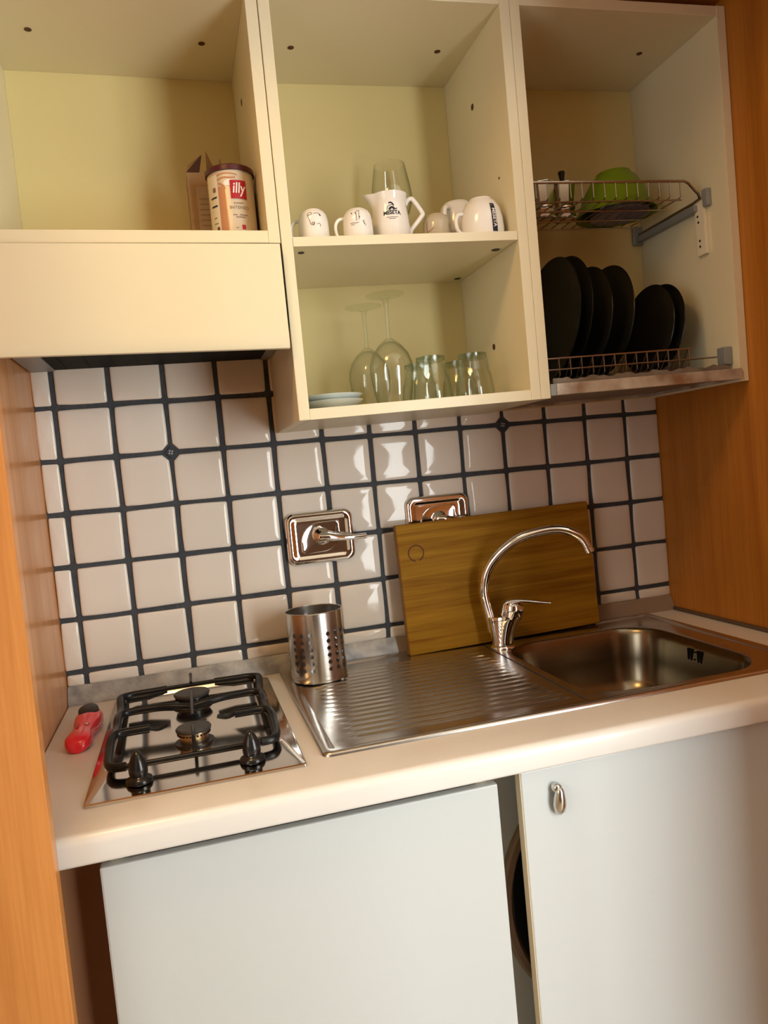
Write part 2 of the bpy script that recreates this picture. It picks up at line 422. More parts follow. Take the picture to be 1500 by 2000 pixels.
# ================================================================== WALL CABINETS
SH, SHL = (.014, .45), (-.015, .45)  # slope and origin of the skew that imitates barrel distortion
def zr(x): return SH[0]*(x-SH[1])         # added z skew of the middle and right units
def zl(x): return SHL[0]*(x-SHL[1])  # added z skew of the left unit, sloping the other way
def hole(par, p, nrm, m='hole_dark', r=.0065, name='screw_hole'):
    bm = bmesh.new(); A = Vector((0, 0, 1)).rotation_difference(Vector(nrm)).to_matrix()
    lathe(bm, [(r, -.0002), (r, .0008), (r*.8, .0010), (r*.7, .0004), (0, .0004)], 14, p, A)
    return obj(name, bm, m, par, True, True)
def panel(name, par, dims, m='laminate', sh=None, bev=.0008):
    x0, x1, y0, y1, z0, z1 = dims
    return box_obj(name, (x0, x1, y0, y1, H+z0, H+z1), m, par, bev, True, sh)
T = .0205
# left unit, above the hood
cL = thing('wall_cabinet', (.205, -.165, H+.227), 'open white wall cabinet holding the coffee can, above the cooker hood', 'cabinet', 'white wall cabinets')
x0, x1 = XL+.001, .4485
panel('side_panel', cL, (x0, x0+T, -.33, -.002, .227, .680), sh=SHL); panel('side_panel', cL, (x1-T, x1, -.33, -.002, .227, .680), sh=SHL)
panel('top_panel', cL, (x0+T, x1-T, -.329, -.002, .660, .680), sh=SHL)
panel('bottom_panel', cL, (x0+T, x1-T, -.329, -.002, .2275, .249), sh=SHL)
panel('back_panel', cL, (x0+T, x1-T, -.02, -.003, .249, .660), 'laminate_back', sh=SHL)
for x, y in ((.0536, -.165), (.3618, -.156)): hole(cL, (x, y, H+.660+zl(x)), (0, 0, -1))
hole(cL, (x1-T, -.149, H+.5557), (-1, 0, 0))
# middle unit
cM = thing('wall_cabinet', (.69, -.165, H-.088), 'open white wall cabinet with a middle shelf of cups and glasses', 'cabinet', 'white wall cabinets')
x0, x1 = .4500, .9285
panel('side_panel', cM, (x0, x0+T, -.33, -.002, -.088, .680), sh=SH, bev=.002); panel('side_panel', cM, (x1-T, x1, -.33, -.002, -.088, .680), sh=SH)
panel('top_panel', cM, (x0+T, x1-T, -.329, -.002, .660, .680), sh=SH)
panel('bottom_panel', cM, (x0+T, x1-T, -.329, -.002, -.088, -.068), sh=SH)
panel('shelf', cM, (x0+T+.0005, x1-T-.0005, -.328, -.021, .2205, .2375), sh=SH)
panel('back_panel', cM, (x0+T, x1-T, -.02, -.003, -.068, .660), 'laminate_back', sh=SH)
for x, y in ((.5347, -.158), (.8421, -.163)): hole(cM, (x, y, H+.660+zr(x)), (0, 0, -1))
hole(cM, (x1-T, -.168, H+.552), (-1, 0, 0)); hole(cM, (x1-T, -.174, H+.049), (-1, 0, 0)); hole(cM, (x1-T, -.268, H+.3665), (-1, 0, 0), r=.0025, name='peg_hole')
hole(cM, (x1-T-.02, -.266, H+.2205+zr(.9)), (0, 0, -1), 'dark_plastic', .009, 'shelf_pin'); hole(cM, (x1-T-.02, -.05, H+.2205+zr(.9)), (0, 0, -1), 'dark_plastic', .008, 'shelf_pin')
hole(cM, (x0+T+.02, -.29, H+.2205+zr(.47)), (0, 0, -1), 'dark_plastic', .006, 'shelf_pin')
# right unit (dish drainer cabinet, open below)
cR = thing('wall_cabinet', (1.17, -.165, H-.082), 'open white wall cabinet with wire dish racks, beside the wood panel', 'cabinet', 'white wall cabinets')
x0, x1 = .9290, 1.4135
panel('side_panel', cR, (x0, x0+T, -.33, -.002, -.088, .680), sh=SH); panel('side_panel', cR, (x1-T, x1, -.33, -.002, -.088, .680), sh=SH)
panel('top_panel', cR, (x0+T, x1-T, -.329, -.002, .660, .680), sh=SH)
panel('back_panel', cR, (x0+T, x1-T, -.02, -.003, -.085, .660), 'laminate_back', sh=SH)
hole(cR, (1.3089, -.184, H+.660+zr(1.309)), (0, 0, -1))
# stained metal frame and drip tray under the dish cabinet
df = thing('drip_tray', (1.17, -.17, H-.08), 'stained metal drip tray frame under the dish cabinet', 'tray')
xa, xb = x0+T+.0005, x1-T-.0005
panel('front_rail', df, (xa+.012, xb, -.336, -.322, -.0835, -.061), 'alu_frame', SH, .001)
panel('end_block', df, (xa, xa+.0118, -.333, -.02, -.0835, -.061), 'grey_bracket', SH)
panel('side_rail', df, (xb-.012, xb, -.3215, -.021, -.0835, -.061), 'alu_frame', SH)
panel('rear_rail', df, (xa+.012, xb-.0125, -.033, -.021, -.0835, -.061), 'alu_frame', SH)
bm = bmesh.new(); n = 40; rows = []
for i in range(n+1):
    x = xa+.013+(xb-.014-xa-.013)*i/n; wv = .0022*math.sin(i*.9)+.0018*math.sin(i*2.3+1)
    rows.append([(x, -.318, H-.078), (x, -.319, H-.0505+wv), (x, -.317, H-.0505+wv), (x, -.314, H-.076), (x, -.034, H-.074), (x, -.034, H-.078)])
loft(bm, rows, True, True)
obj('tray_pan', bm, 'tray', df, 30, True, SH)

# cooker hood
hd = thing('range_hood', (.205, -.16, H+.05), 'built-in cooker hood with a plain cream front flap above the hob', 'range hood')
bm = bmesh.new()
prof = [(-.331, .2255), (-.345, .2255), (-.347, .070), (-.3475, .052), (-.3445, .0445), (-.338, .0435), (-.333, .047)]
rows = [[(x, y, H+z-.018*(x-.205)) for y, z in prof] for x in (XL+.003, .4445)]  # flap skewed in z as well, imitating barrel distortion
loft(bm, rows, True, True); obj('front_flap', bm, 'laminate', hd, 35, True)
panel('housing', hd, (XL+.003, .447, -.329, -.008, .082, .2255), 'black_paint')
panel('filter', hd, (.012, .428, -.31, -.02, .074, .0815), 'black_paint', None, .001)
panel('side_strip', hd, (XL+.003, .011, -.325, -.01, .073, .0815), 'grey_bracket'); panel('side_strip', hd, (.4285, .447, -.325, -.01, .073, .0815), 'grey_bracket')
for i in range(9):
    panel('filter_bar', hd, (.03+i*.046, .036+i*.046, -.30, -.03, .0725, .0739), 'black_paint', None, 0)

# ================================================================== WORKTOP AND BASE
wt = thing('worktop', (.69, -.33, H-.655), 'cream laminate worktop with a rounded front edge', 'worktop')
bm = bmesh.new(); zb, zt = H-.655, H-.615; BX0, BX1, BY0, BY1 = .872, 1.268, -.541, -.098
xl, xr = XL+.0015, XR-.0015
quad_box(bm, xl, BX0, -.60, -.0015, zb, zt); quad_box(bm, BX1, xr, -.60, -.0015, zb, zt)
quad_box(bm, BX0, BX1, -.60, BY0, zb, zt); quad_box(bm, BX0, BX1, BY1, -.0015, zb, zt)
obj('slab', bm, 'worktop', wt, False, True)
bm = bmesh.new(); r = .013; pr = [(-.60, zt)]
for k in range(9):
    a = PI/2*k/8; pr.append((-.672+r-r*math.sin(a), zt-r+r*math.cos(a)))
for k in range(5):
    a = PI/2*k/4; pr.append((-.672+.005-.005*math.cos(a), zb+.005-.005*math.sin(a)))
pr.append((-.60, zb))
loft(bm, [[(x, y, z) for y, z in pr] for x in (.0, xr)], True, True)
obj('front_edge', bm, 'worktop', wt, 35, True)
tag(box_obj('trim_4', (XR-.008, XR-.0005, -.66, -.02, H-.6149, H-.606), 'silicone', None, .002), 'dark sealant bead between worktop and right wood panel', None, None, 'structure')

mat('filler_brown', (.30, .145, .07), .5)
struct('trim_5', (XL+.001, .0885, -.600, -.585, 0, H-.656), 'filler_brown', 'plain brown filler strip left of the hob base cabinet')
# base unit doors and what stands behind them
b1 = thing('base_cabinet', (.36, -.33, 0), 'white base cabinet with a plain door under the hob', 'cabinet', 'white base cabinets')
panel('door', b1, (.0780, .6415, -.650, -.632, -1.42, -.6715), 'door_white', None, .003)
bm = bmesh.new()
for q in ((.09, .106, -.631, -.05, -1.42, -.66), (.614, .630, -.631, -.05, -1.42, -.66), (.106, .614, -.631, -.05, -1.42, -1.40), (.106, .614, -.07, -.05, -1.40, -.66)):
    quad_box(bm, q[0], q[1], q[2], q[3], H+q[4], H+q[5])
obj('carcass', bm, 'laminate', b1, False, True)
panel('plinth', b1, (.09, .630, -.60, -.585, -1.515, -1.42), 'laminate')
b2 = thing('base_cabinet', (1.05, -.33, 0), 'white base cabinet front with a drop knob under the sink', 'cabinet', 'white base cabinets')
dr = panel('door', b2, (.6785, 1.405, -.652, -.634, -1.42, -.662), 'door_white', None, .002)
panel('edge_band', b2, (.6765, .6784, -.6515, -.6345, -1.42, -.662), 'laminate_edge', None, .0003)
panel('side_panel', b2, (1.385, 1.405, -.6335, -.05, -1.515, -.66), 'laminate')
kb = bmesh.new(); kx, kz = .733, H-.693
A = Matrix.Rotation(PI/2, 3, 'X')
lathe(kb, [(0, .013), (.0055, .012), (.0075, .009), (.0078, 0)], 20, (kx, -.652, kz), A)
lathe(kb, [(0, -.001), (.004, .0), (.0068, .005), (.0095, .018), (.0105, .028), (.0088, .038), (.005, .0435), (0, .045)], 20, (kx+.002, -.664, kz+.002), Matrix.Rotation(PI+.18, 3, 'X'))
k = obj('drop_knob', kb, 'knob_metal', b2, 60, True); k['label'] = 'brushed metal drop-shaped knob'

wm = thing('washing_machine', (.95, -.33, 0), 'pale grey washing machine hidden behind the sink base door', 'washing machine')
bm = bmesh.new(); loft(bm, [[(x, y, H+zz) for y, zz in ((-.590, -1.50), (-.590, -.672), (-.548, -.672), (-.548, -.782), (-.10, -.782), (-.10, -1.50))] for x in (.650, 1.25)], True, True)
obj('body', bm, 'appliance', wm, False, True)
for k in range(4):
    panel('foot', wm, (.68+.5*(k % 2), .72+.5*(k % 2), -.55+.35*(k//2), -.51+.35*(k//2), -1.515, -1.5), 'dark_plastic')
A = Matrix.Rotation(PI/2, 3, 'X')
bm = bmesh.new(); lathe(bm, [(.216, 0), (.216, .006), (.212, .012), (.203, .014), (.198, .008)], 64, (.868, -.590, H-.900), A)
pr_ = obj('door_ring', bm, 'port_ring', wm, 40, True)
bm = bmesh.new(); lathe(bm, [(.200, .007), (.17, .011), (.08, .015), (0, .016)], 64, (.868, -.590, H-.900), A)
obj('door_glass', bm, 'port_glass', pr_, True, True)

# ================================================================== unseen dark cupboard, added to darken the chrome reflections
wd = thing('reflection_prop', (.55, -2.44, 0), 'dark brown cupboard added unseen behind the camera for the chrome reflections', 'reflection_prop')
wood('dark_wood', (.10, .045, .018), (.06, .024, .009), 3.0, .4, 'Z')
panel('carcass', wd, (-.10, 1.20, -2.748, -2.16, -1.515, .52), 'dark_wood', None, .003)
for k in range(2):
    d_ = panel('door', wd, (-.095+.646*k, .547+.646*k, -2.159, -2.14, -1.42, .51), 'dark_wood', None, .003)
    panel('handle', d_, (.50+.08*k, .515+.08*k, -2.139, -2.118, -.55, -.40), 'knob_metal', None, .003)

# ================================================================== SINK
sk = thing('sink', (.86, -.30, H-.615), 'stainless steel sink with ribbed drainer and one bowl', 'sink')
bm = bmesh.new(); z = H-.615; SX0, SX1, SY0, SY1 = .398, 1.325, -.566, -.028
def ins(d, h, r): return rrect(SX0+d, SX1-d, SY0+d, SY1-d, r, z+h, 6)
loft(bm, [ins(-.001, .0003, .014), ins(-.0005, .003, .014), ins(.002, .0056, .012), ins(.006, .0062, .010), ins(.017, .0055, .008), ins(.0205, .0035, .007), ins(.023, .0022, .006)])
IX0, IX1, IY0, IY1, XS = SX0+.023, SX1-.023, SY0+.023, SY1-.023, .866
nx, ny = 34, 380; V = []
ribs = [-.107-.0247*k for k in range(17)]
def hdr(x, y):
    h = .0022
    e0 = .462+.06*max(0, (-.36-y))*.4
    wx = min(1, max(0, (x-e0+.006)/.012))*min(1, max(0, (.852-.03*max(0, 1-abs(y+.3)/.25)-x)/.014))
    wx = wx*wx*(3-2*wx)
    for yc in ribs:
        d = (y-yc)/.0037
        if abs(d) < 2.5: h += .0030*math.exp(-d*d)*wx
    # shallow fall of the drainer inside its margin
    m = min((x-IX0)/.03, (y-IY0)/.03, (IY1-y)/.05, 1); h -= .0016*max(0, m)
    return h
for i in range(nx+1):
    x = IX0-.0005+(XS-IX0)*i/nx
    V.append([bm.verts.new((x, IY0+(IY1-IY0)*j/ny, z+hdr(x, IY0+(IY1-IY0)*j/ny))) for j in range(ny+1)])
for i in range(nx):
    for j in range(ny): bm.faces.new((V[i][j], V[i+1][j], V[i+1][j+1], V[i][j+1]))
BO = (.884, 1.256, -.529, -.108)
def bo(d, h, r): return rrect(BO[0]+d, BO[1]-d, BO[2]+d, BO[3]-d, r, z+h, 10)
loft(bm, [rrect(XS-.001, IX1+.001, IY0-.001, IY1+.001, .003, z+.0022, 10), bo(-.006, .0022, .098), bo(-.002, .0016, .095), bo(0, .0006, .093)])
obj('deck', bm, 'steel', sk, 45, True)
bm = bmesh.new()
loft(bm, [bo(0, .0006, .093), bo(.003, -.002, .091), bo(.006, -.008, .089), bo(.009, -.02, .087), bo(.016, -.07, .082), bo(.024, -.115, .075), bo(.034, -.135, .068), bo(.052, -.148, .055), bo(.09, -.153, .03)], cap1=True)
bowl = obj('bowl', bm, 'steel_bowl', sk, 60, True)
bm = bmesh.new()
for dy in (-.0200, -.0110, .0110, .0200):
    quad_box(bm, 1.2425, 1.2475, -.314+dy-.0016, -.314+dy+.0016, z-.042, z-.017, .0005)
for dz in (-.008, .008): quad_box(bm, 1.2425, 1.2475, -.3155, -.3125, z-.030+dz-.0015, z-.030+dz+.0015)
obj('overflow_slots', bm, 'black_paint', bowl, False, True)
bm = bmesh.new(); lathe(bm, [(.042, 0), (.042, .002), (.034, .0015), (.03, -.001), (0, -.001)], 32, (1.07, -.31, z-.1528))
obj('drain', bm, 'chrome', bowl, 40, True)

# ================================================================== FAUCET
bx, by = .893, -.118; ux, uy = .9, -.436
def fp(s, zz, off=0): return (bx+ux*s-uy*off*0, by+uy*s, H+zz)
fc = thing('faucet', (bx, by, H-.613), 'chrome mixer faucet with a high swan neck over the sink bowl', 'faucet')
bm = bmesh.new(); lathe(bm, [(0, 0), (.0285, 0), (.0285, .003), (.026, .006), (.023, .008)], 32, (bx, by, H-.6124)); obj('base_ring', bm, 'chrome', fc, 40, True)
bm = bmesh.new(); rings = []
for s, zz, a, b in ((0, -.606, .0240, .0235), (.001, -.59, .0265, .0235), (.004, -.57, .032, .0245), (.007, -.555, .037, .025), (.0095, -.5445, .0405, .0255), (.0105, -.541, .040, .0245), (.0105, -.5395, .033, .02)):
    ring = []
    for k in range(32):
        t = 2*PI*k/32; c_, s_ = math.cos(t), math.sin(t)
        ring.append((bx+ux*(s+a*c_)+uy*b*s_*-1, by+uy*(s+a*c_)+ux*b*s_, H+zz+.012*(.5 if c_ > 0 else 0)*abs(c_)))
    rings.append(ring)
loft(bm, rings, True, True); bd = obj('body', bm, 'chrome', fc, 45, True)
bm = bmesh.new()
ax = Vector((ux*.30, uy*.30, 1)).normalized(); A = Vector((0, 0, 1)).rotation_difference(ax).to_matrix()
lathe(bm, [(.0235, 0), (.0250, .004), (.0250, .016), (.0262, .017), (.0262, .028), (.0235, .0335), (.014, .037), (0, .0375)], 32, fp(.0225, -.546), A)
obj('cartridge', bm, 'chrome', fc, 40, True)
bm = bmesh.new()
pts = smooth_path([fp(.016, -.511), fp(.035, -.508), fp(.060, -.510), fp(.088, -.5145), fp(.113, -.518)], 5)
n = len(pts); tube(bm, pts, [.019-.0128*(i/(n-1))**.8 for i in range(n)], 16, flat=.42)
obj('lever', bm, 'chrome', fc, 60, True)
bm = bmesh.new()
pts = smooth_path([fp(-.0195, -.575), fp(-.0235, -.5425), fp(-.0315, -.4777), fp(-.0105, -.4214), fp(.046, -.3745), fp(.1055, -.3585), fp(.151, -.3585), fp(.188, -.3775), fp(.2025, -.405)], 7)
n = len(pts); tube(bm, pts, [.0118-.0022*(i/(n-1)) for i in range(n)], 18)
sp = obj('spout', bm, 'chrome', fc, 60, True)
bm = bmesh.new(); d = (Vector(pts[-1])-Vector(pts[-2])).normalized(); A = Vector((0, 0, 1)).rotation_difference(d).to_matrix()
lathe(bm, [(.0096, -.006), (.0112, -.005), (.0112, .006), (.0095, .008), (.008, .004), (0, .004)], 24, pts[-1], A); obj('aerator', bm, 'chrome', sp, 40, True)

# ================================================================== GAS HOB
hb = thing('gas_hob', (.213, -.32, H-.615), 'two-burner stainless gas hob with black pan support', 'hob')
bm = bmesh.new(); z = H-.615
def rc(x0, x1, y0, y1, r, h): return rrect(x0, x1, y0, y1, r, z+h, 6)
loft(bm, [rc(.0565, .3700, -.585, -.052, .004, .0003), rc(.0567, .3698, -.5848, -.0522, .005, .0035), rc(.0585, .368, -.583, -.054, .006, .0048),
          rc(.0745, .3490, -.499, -.070, .018, .0135), rc(.0765, .347, -.497, -.072, .018, .0142), rc(.0795, .344, -.494, -.075, .018, .0138), rc(.0835, .340, -.490, -.079, .018, .0085), rc(.0885, .335, -.485, -.084, .016, .0078)], cap1=True)
obj('tray', bm, 'steel_hob', hb, 11, True)
def burner(x, y, r, crown='brass'):
    bm = bmesh.new(); z0 = H-.6072
    lathe(bm, [(r*1.25, 0), (r*1.2, .003), (r*.9, .004), (r*.85, .006)], 32, (x, y, z0)); a = obj('burner_base', bm, 'dark_plastic', hb, 40, True)
    bm = bmesh.new(); pr = []
    lathe(bm, [(r*.86, .004), (r*.90, .012), (r*.98, .019), (r*.96, .021), (r*.4, .021)], 40, (x, y, z0)); b = obj('burner_crown', bm, crown, hb, 40, True)
    bm = bmesh.new()
    for k in range(28):
        t = 2*PI*k/28; c = Vector((x+r*.985*math.cos(t), y+r*.985*math.sin(t), z0+.0165)); bmesh.ops.create_cube(bm, size=.0022, matrix=Matrix.Translation(c)@Matrix.Rotation(t, 4, 'Z'))
    obj('flame_ports', bm, 'black_paint', b, False, True)
    bm = bmesh.new(); lathe(bm, [(r*.95, .0212), (r*1.08, .0215), (r*1.1, .0245), (r*1.02, .027), (0, .0275)], 40, (x, y, z0)); obj('burner_cap', bm, 'burner_cap', hb, 40, True)
burner(.211, -.408, .0265); burner(.211, -.19, .031, 'dark_plastic')
bm = bmesh.new(); zt_, zl_ = H-.571, H-.590
def bar(p, r, flat=1.0, sub=5): tube(bm, smooth_path(p, sub), r, 8, flat=flat)
for s in (-1, 1):
    X = lambda d: .211+s*d
    # side rail with the loops that carry the fingers
    bar([(X(.10), -.5155, zl_), (X(.119), -.511, zl_), (X(.1265), -.492, zl_+.002), (X(.1275), -.455, zl_+.009), (X(.1265), -.43, zt_-.003), (X(.1205), -.415, zt_), (X(.106), -.4105, zt_), (X(.085), -.410, zt_), (X(.0685), -.410, zt_)], .0072, 1.0)
    bar([(X(.0685), -.410, zt_), (X(.055), -.409, zt_-.004), (X(.040), -.409, zt_+.0005)], .0036)
    bar([(X(.1265), -.428, zt_-.004), (X(.1245), -.36, zt_-.010), (X(.1245), -.325, zt_-.003), (X(.1215), -.305, zt_-.001), (X(.105), -.296, zt_), (X(.06), -.297, zt_), (X(.03), -.303, zt_-.002), (X(.004), -.305, zt_-.006)], .0072)
    bar([(X(.1245), -.318, zt_-.004), (X(.1255), -.25, zt_-.012), (X(.1285), -.21, zt_-.004), (X(.128), -.192, zt_), (X(.112), -.181, zt_), (X(.08), -.179, zt_), (X(.045), -.177, zt_)], .0070)
    tube(bm, [(X(.12), -.181, zt_-.008), (X(.08), -.179, zt_-.008), (X(.045), -.177, zt_-.004)], [.007, .007, .004], 8)
    bar([(X(.128), -.20, zt_-.004), (X(.127), -.14, zl_), (X(.124), -.108, zl_), (X(.105), -.100, zl_)], .0056)
    for yy in (-.475, -.13):
        tube(bm, [(X(.1265), yy, zl_), (X(.1265), yy, H-.6068)], .005, 8)
bar([(.10, -.5155, zl_), (.20, -.5165, zl_), (.32, -.5155, zl_)], .0042)
bar([(.106, -.100, zl_), (.211, -.100, zl_), (.316, -.100, zl_)], .0045)
for a, b in ((-.5165, -.44), (-.375, -.222), (-.155, -.098)):
    pts = [(.211, a, zt_-.016 if a < -.5 else zt_-.001), (.211, a+(b-a)*.25, zt_), (.211, b-(b-a)*.25, zt_), (.211, b, zt_-.001 if b < -.1 else zt_+.003)]
    tube(bm, pts, [.0030]*4, 8)
obj('pan_support', bm, 'enamel', hb, 60, True)
for x in (.1303, .2938):
    bm = bmesh.new(); z0 = H-.6065
    lathe(bm, [(0, 0), (.0175, 0), (.0195, .003), (.0185, .0065), (.0145, .0085), (.0125, .0105), (.0135, .014), (.0138, .022), (.0118, .031), (.0078, .040), (.0040, .0455), (0, .047)], 28, (x, -.5445, z0))
    obj('knob', bm, 'black_plastic', hb, 50, True)

# ================================================================== WALL VALVES
def valve(cx, cz, depth, lever_len, label):
    t = thing('wall_valve', (cx, -.0065, H+cz), label, 'valve', 'chrome wall valves')
    bm = bmesh.new(); w, h = .0775, .0595
    def rr(d, y, r): return [(x, y, zz) for x, zz, _ in rrect(-w+d, w-d, -h+d, h-d, r, 0, 8)]
    loft(bm, [rr(0, .0035, .021), rr(0, -.003, .021), rr(.0025, -.0075, .019), (rr(.007, -.0105, .016)), rr(.0125, -.0105, .013), rr(.018, -.0075, .010), rr(.024, -.0065, .008)], cap1=True)
    obj('plate', bm, 'chrome', t, 45)
    bm = bmesh.new()
    def leaf(s, y):
        pts = []; a, b = .046*s, .034*s
        for ccx, ccz, rr_, a0 in ((a, b, .008, 0), (-a, b, .046, PI/2), (-a, -b, .008, PI), (a, -b, .046, 1.5*PI)):
            rr2 = rr_*s; ox, oz = (ccx-math.copysign(rr2, ccx)), (ccz-math.copysign(rr2, ccz))
            for k in range(11):
                an = a0+PI/2*k/10; pts.append((ox+rr2*math.cos(an), y, oz+rr2*math.sin(an)))
        return pts
    loft(bm, [leaf(1, -.006), leaf(.99, -.0088), leaf(.95, -.0102), leaf(.88, -.0098), leaf(.6, -.0085)], cap1=True)
    obj('shield', bm, 'chrome', t, 45)
    A = Matrix.Rotation(PI/2, 3, 'X')
    bm = bmesh.new(); lathe(bm, [(.0195, .008), (.0185, .012), (.0155, .014), (.0145, depth-.008), (.0155, depth-.004), (.0125, depth), (.006, depth+.002), (0, depth+.002)], 28, (.002, 0, .002), A)
    hub = obj('hub', bm, 'chrome', t, 45)
    bm = bmesh.new(); y = -depth+.004
    pts = smooth_path([(-.004, y+.003, .002), (.012, y-.002, .001), (.04, y-.001, -.003), (.07, y+.001, -.006), (lever_len, y+.0, -.006)], 5); n = len(pts)
    tube(bm, pts, [.0128-.0062*min(1, i/(n*.55)) for i in range(n)], 14)
    obj('lever', bm, 'chrome', hub, 50)
    return t
valve(.5225, -.3265, .040, .098, 'chrome wall valve with its lever showing, above the utensil holder')
valve(.8035, -.3185, .026, .075, 'chrome wall valve half hidden behind the cutting board')

# ================================================================== CUTTING BOARD
cb = thing('cutting_board', (.6895, -.066, H-.6135), 'bamboo cutting board leaning upright against the tiles', 'cutting board')
cb.rotation_euler = (math.radians(-2.0), math.radians(-.8), 0)
bm = bmesh.new(); quad_box(bm, 0, .482, 0, .022, 0, .296, .003, 3); obj('board', bm, 'bamboo', cb, 30)
bm = bmesh.new(); quad_box(bm, -.0004, .0006, .0028, .0192, .003, .293); obj('end_grain', bm, 'board_edge', cb)
bm = bmesh.new(); n = 40
for k in range(n-3):
    a, b = 2*PI*(k+2)/n-PI/2, 2*PI*(k+3)/n-PI/2; cx, cz = .041, .229
    bm.faces.new([bm.verts.new((cx+r*math.cos(t), -.0004, cz+r*math.sin(t))) for r, t in ((.0192, a), (.0192, b), (.0164, b), (.0164, a))])
k = obj('ring_mark', bm, 'burnt', cb); k['label'] = 'burnt-in ring mark in the corner'

# ================================================================== UTENSIL HOLDER
uh = thing('utensil_holder', (.4725, -.122, H-.6135), 'perforated stainless steel utensil holder on the drainer', 'utensil holder')
bm = bmesh.new(); R0, CW, RH, NC = .0590, math.radians(18), .0145, 20; a0 = math.radians(-98.6-30-18-9); zA = .0235; NR = 6
def cp(a, zz): return bm.verts.new((R0*math.cos(a), R0*math.sin(a), zz))
def qd(aa, ab, z0, z1, n=3):
    for k in range(n):
        p, q = aa+(ab-aa)*k/n, aa+(ab-aa)*(k+1)/n; bm.faces.new((cp(p, z0), cp(q, z0), cp(q, z1), cp(p, z1)))
for c in range(NC):
    a = a0+CW*c
    qd(a, a+CW, .004, zA); qd(a, a+CW, zA+RH*NR, .146)
    for r in range(NR):
        z0 = zA+RH*r
        if c % 4 == 3: qd(a, a+CW, z0, z0+RH); continue
        sq = [(i/3, 0) for i in range(3)]+[(1, i/3) for i in range(3)]+[(1-i/3, 1) for i in range(3)]+[(0, 1-i/3) for i in range(3)]
        ci = []
        for i in range(12):
            t = PI*1.25+2*PI*i/12; ci.append((.5+.0045/(R0*CW)*math.cos(t), .5+.0045/RH*math.sin(t)))
        for i in range(12):
            j = (i+1) % 12
            bm.faces.new([cp(a+CW*u, z0+RH*v) for u, v in (sq[i], sq[j], ci[j], ci[i])])
bmesh.ops.remove_doubles(bm, verts=bm.verts[:], dist=.00005)
w_ = obj('perforated_wall', bm, 'steel_holder', uh, 'all')
md = w_.modifiers.new('thickness', 'SOLIDIFY'); md.thickness = .0009; md.offset = -1; md.use_rim = False
bm = bmesh.new(); tube(bm, [(R0*math.cos(2*PI*k/48), R0*math.sin(2*PI*k/48), .146) for k in range(48)], .0012, 8, closed=True); obj('rim', bm, 'steel_holder', uh, True)
bm = bmesh.new(); lathe(bm, [(0, .002), (.054, .002), (.057, .0025), (R0, .005), (R0-.001, .006), (0, .0045)], 48); obj('bottom', bm, 'steel_holder', uh, 40)
bm = bmesh.new(); lathe(bm, [(0, 0), (.053, 0), (.053, .0019), (0, .0019)], 40); obj('shadow_foot', bm, 'black_plastic', uh, 40)  # black disc standing in for the shadow beneath the holder

# ================================================================== RED GAS LIGHTER
lg = thing('gas_lighter', (.022, -.24, H-.615), 'red plastic gas lighter lying on the worktop left of the hob', 'lighter')
bm = bmesh.new(); rings = []
for y, w, h, xc in ((-.099, .006, .008, -.004), (-.096, .0135, .016, -.004), (-.088, .0195, .023, -.004), (-.074, .0225, .027, -.003), (-.058, .0205, .0275, -.002), (-.042, .0175, .0275, -.001), (-.024, .0180, .029, 0), (-.006, .0215, .032, .002), (.016, .0240, .035, .003), (.036, .0235, .036, .004), (.052, .0200, .034, .004), (.060, .014, .028, .004)):
    ring = []
    for k in range(24):
        t = 2*PI*k/24; c_, s_ = math.cos(t), math.sin(t); e = .75
        ring.append((xc+w*math.copysign(abs(c_)**e, c_), y, h/2+.0002+h/2*math.copysign(abs(s_)**e, s_)))
    rings.append(ring)
loft(bm, rings, True, True); obj('body', bm, 'red_plastic', lg, 'all')
bm = bmesh.new(); A = Matrix.Rotation(math.radians(16), 3, 'X')
lathe(bm, [(.0195, -.006), (.0185, .0012), (.0165, .0025), (0, .003)], 32, (0, 0, 0), None)
for v in bm.verts: v.co = A @ Vector((v.co.x*.95, v.co.y*1.12, v.co.z))+Vector((.0035, .032, .0362))
obj('thumb_cap', bm, 'dark_plastic', lg, 40)
bm = bmesh.new(); tube(bm, [(.004, .055, .017), (.006, .085, .012), (.0075, .112, .0085)], [.0085, .0075, .007], 16); obj('nozzle', bm, 'nozzle', lg, 50)
bm = bmesh.new(); quad_box(bm, -.010, -.006, -.045, -.022, .0275, .0292, .0005); obj('trigger_slot', bm, 'logo_red', lg)
bm = bmesh.new(); lathe(bm, [(.0036, 0), (.0034, .0016), (.0018, .0017), (.0016, .0006), (0, .0006)], 14, (.007, -.030, .0285)); obj('refill_valve', bm, 'brass', lg, 40)

# ================================================================== CUPS, JUG, CAN (left and middle cabinet)
CAMX, CAMY = .234, -1.684
def face_ang(x, y): return math.atan2(CAMY-y, CAMX-x)
def shz(x): return H+.2375+zr(x)
def cup(name, x, y, prof, label, cat, group, handle, ha, m='white_ceramic', hr=.0032, seg=36):
    """upside-down cup: prof = outer (r, h) from rim on the shelf to the foot on top"""
    t = thing(name, (x, y, shz(x)+.0004), label, cat, group)
    bm = bmesh.new(); th = .0026
    inner = [(max(r-th, 0), h-(th if k else 0)) for k, (r, h) in enumerate(prof)]
    inner[0] = (prof[0][0]-th, 0)
    lathe(bm, prof+[(0, prof[-1][1])], seg); lathe(bm, inner+[(0, inner[-1][1])], seg); lathe(bm, [inner[0], (prof[0][0]-th/2, -.0002), prof[0]], seg)
    bmesh.ops.remove_doubles(bm, verts=bm.verts[:], dist=.0001)
    obj('bowl', bm, m, t, 40)
    bm = bmesh.new(); pts = smooth_path([(r*math.cos(ha), r*math.sin(ha), h) for r, h in handle], 5)
    tube(bm, pts, hr, 10); obj('handle', bm, m, t, True)
    return t
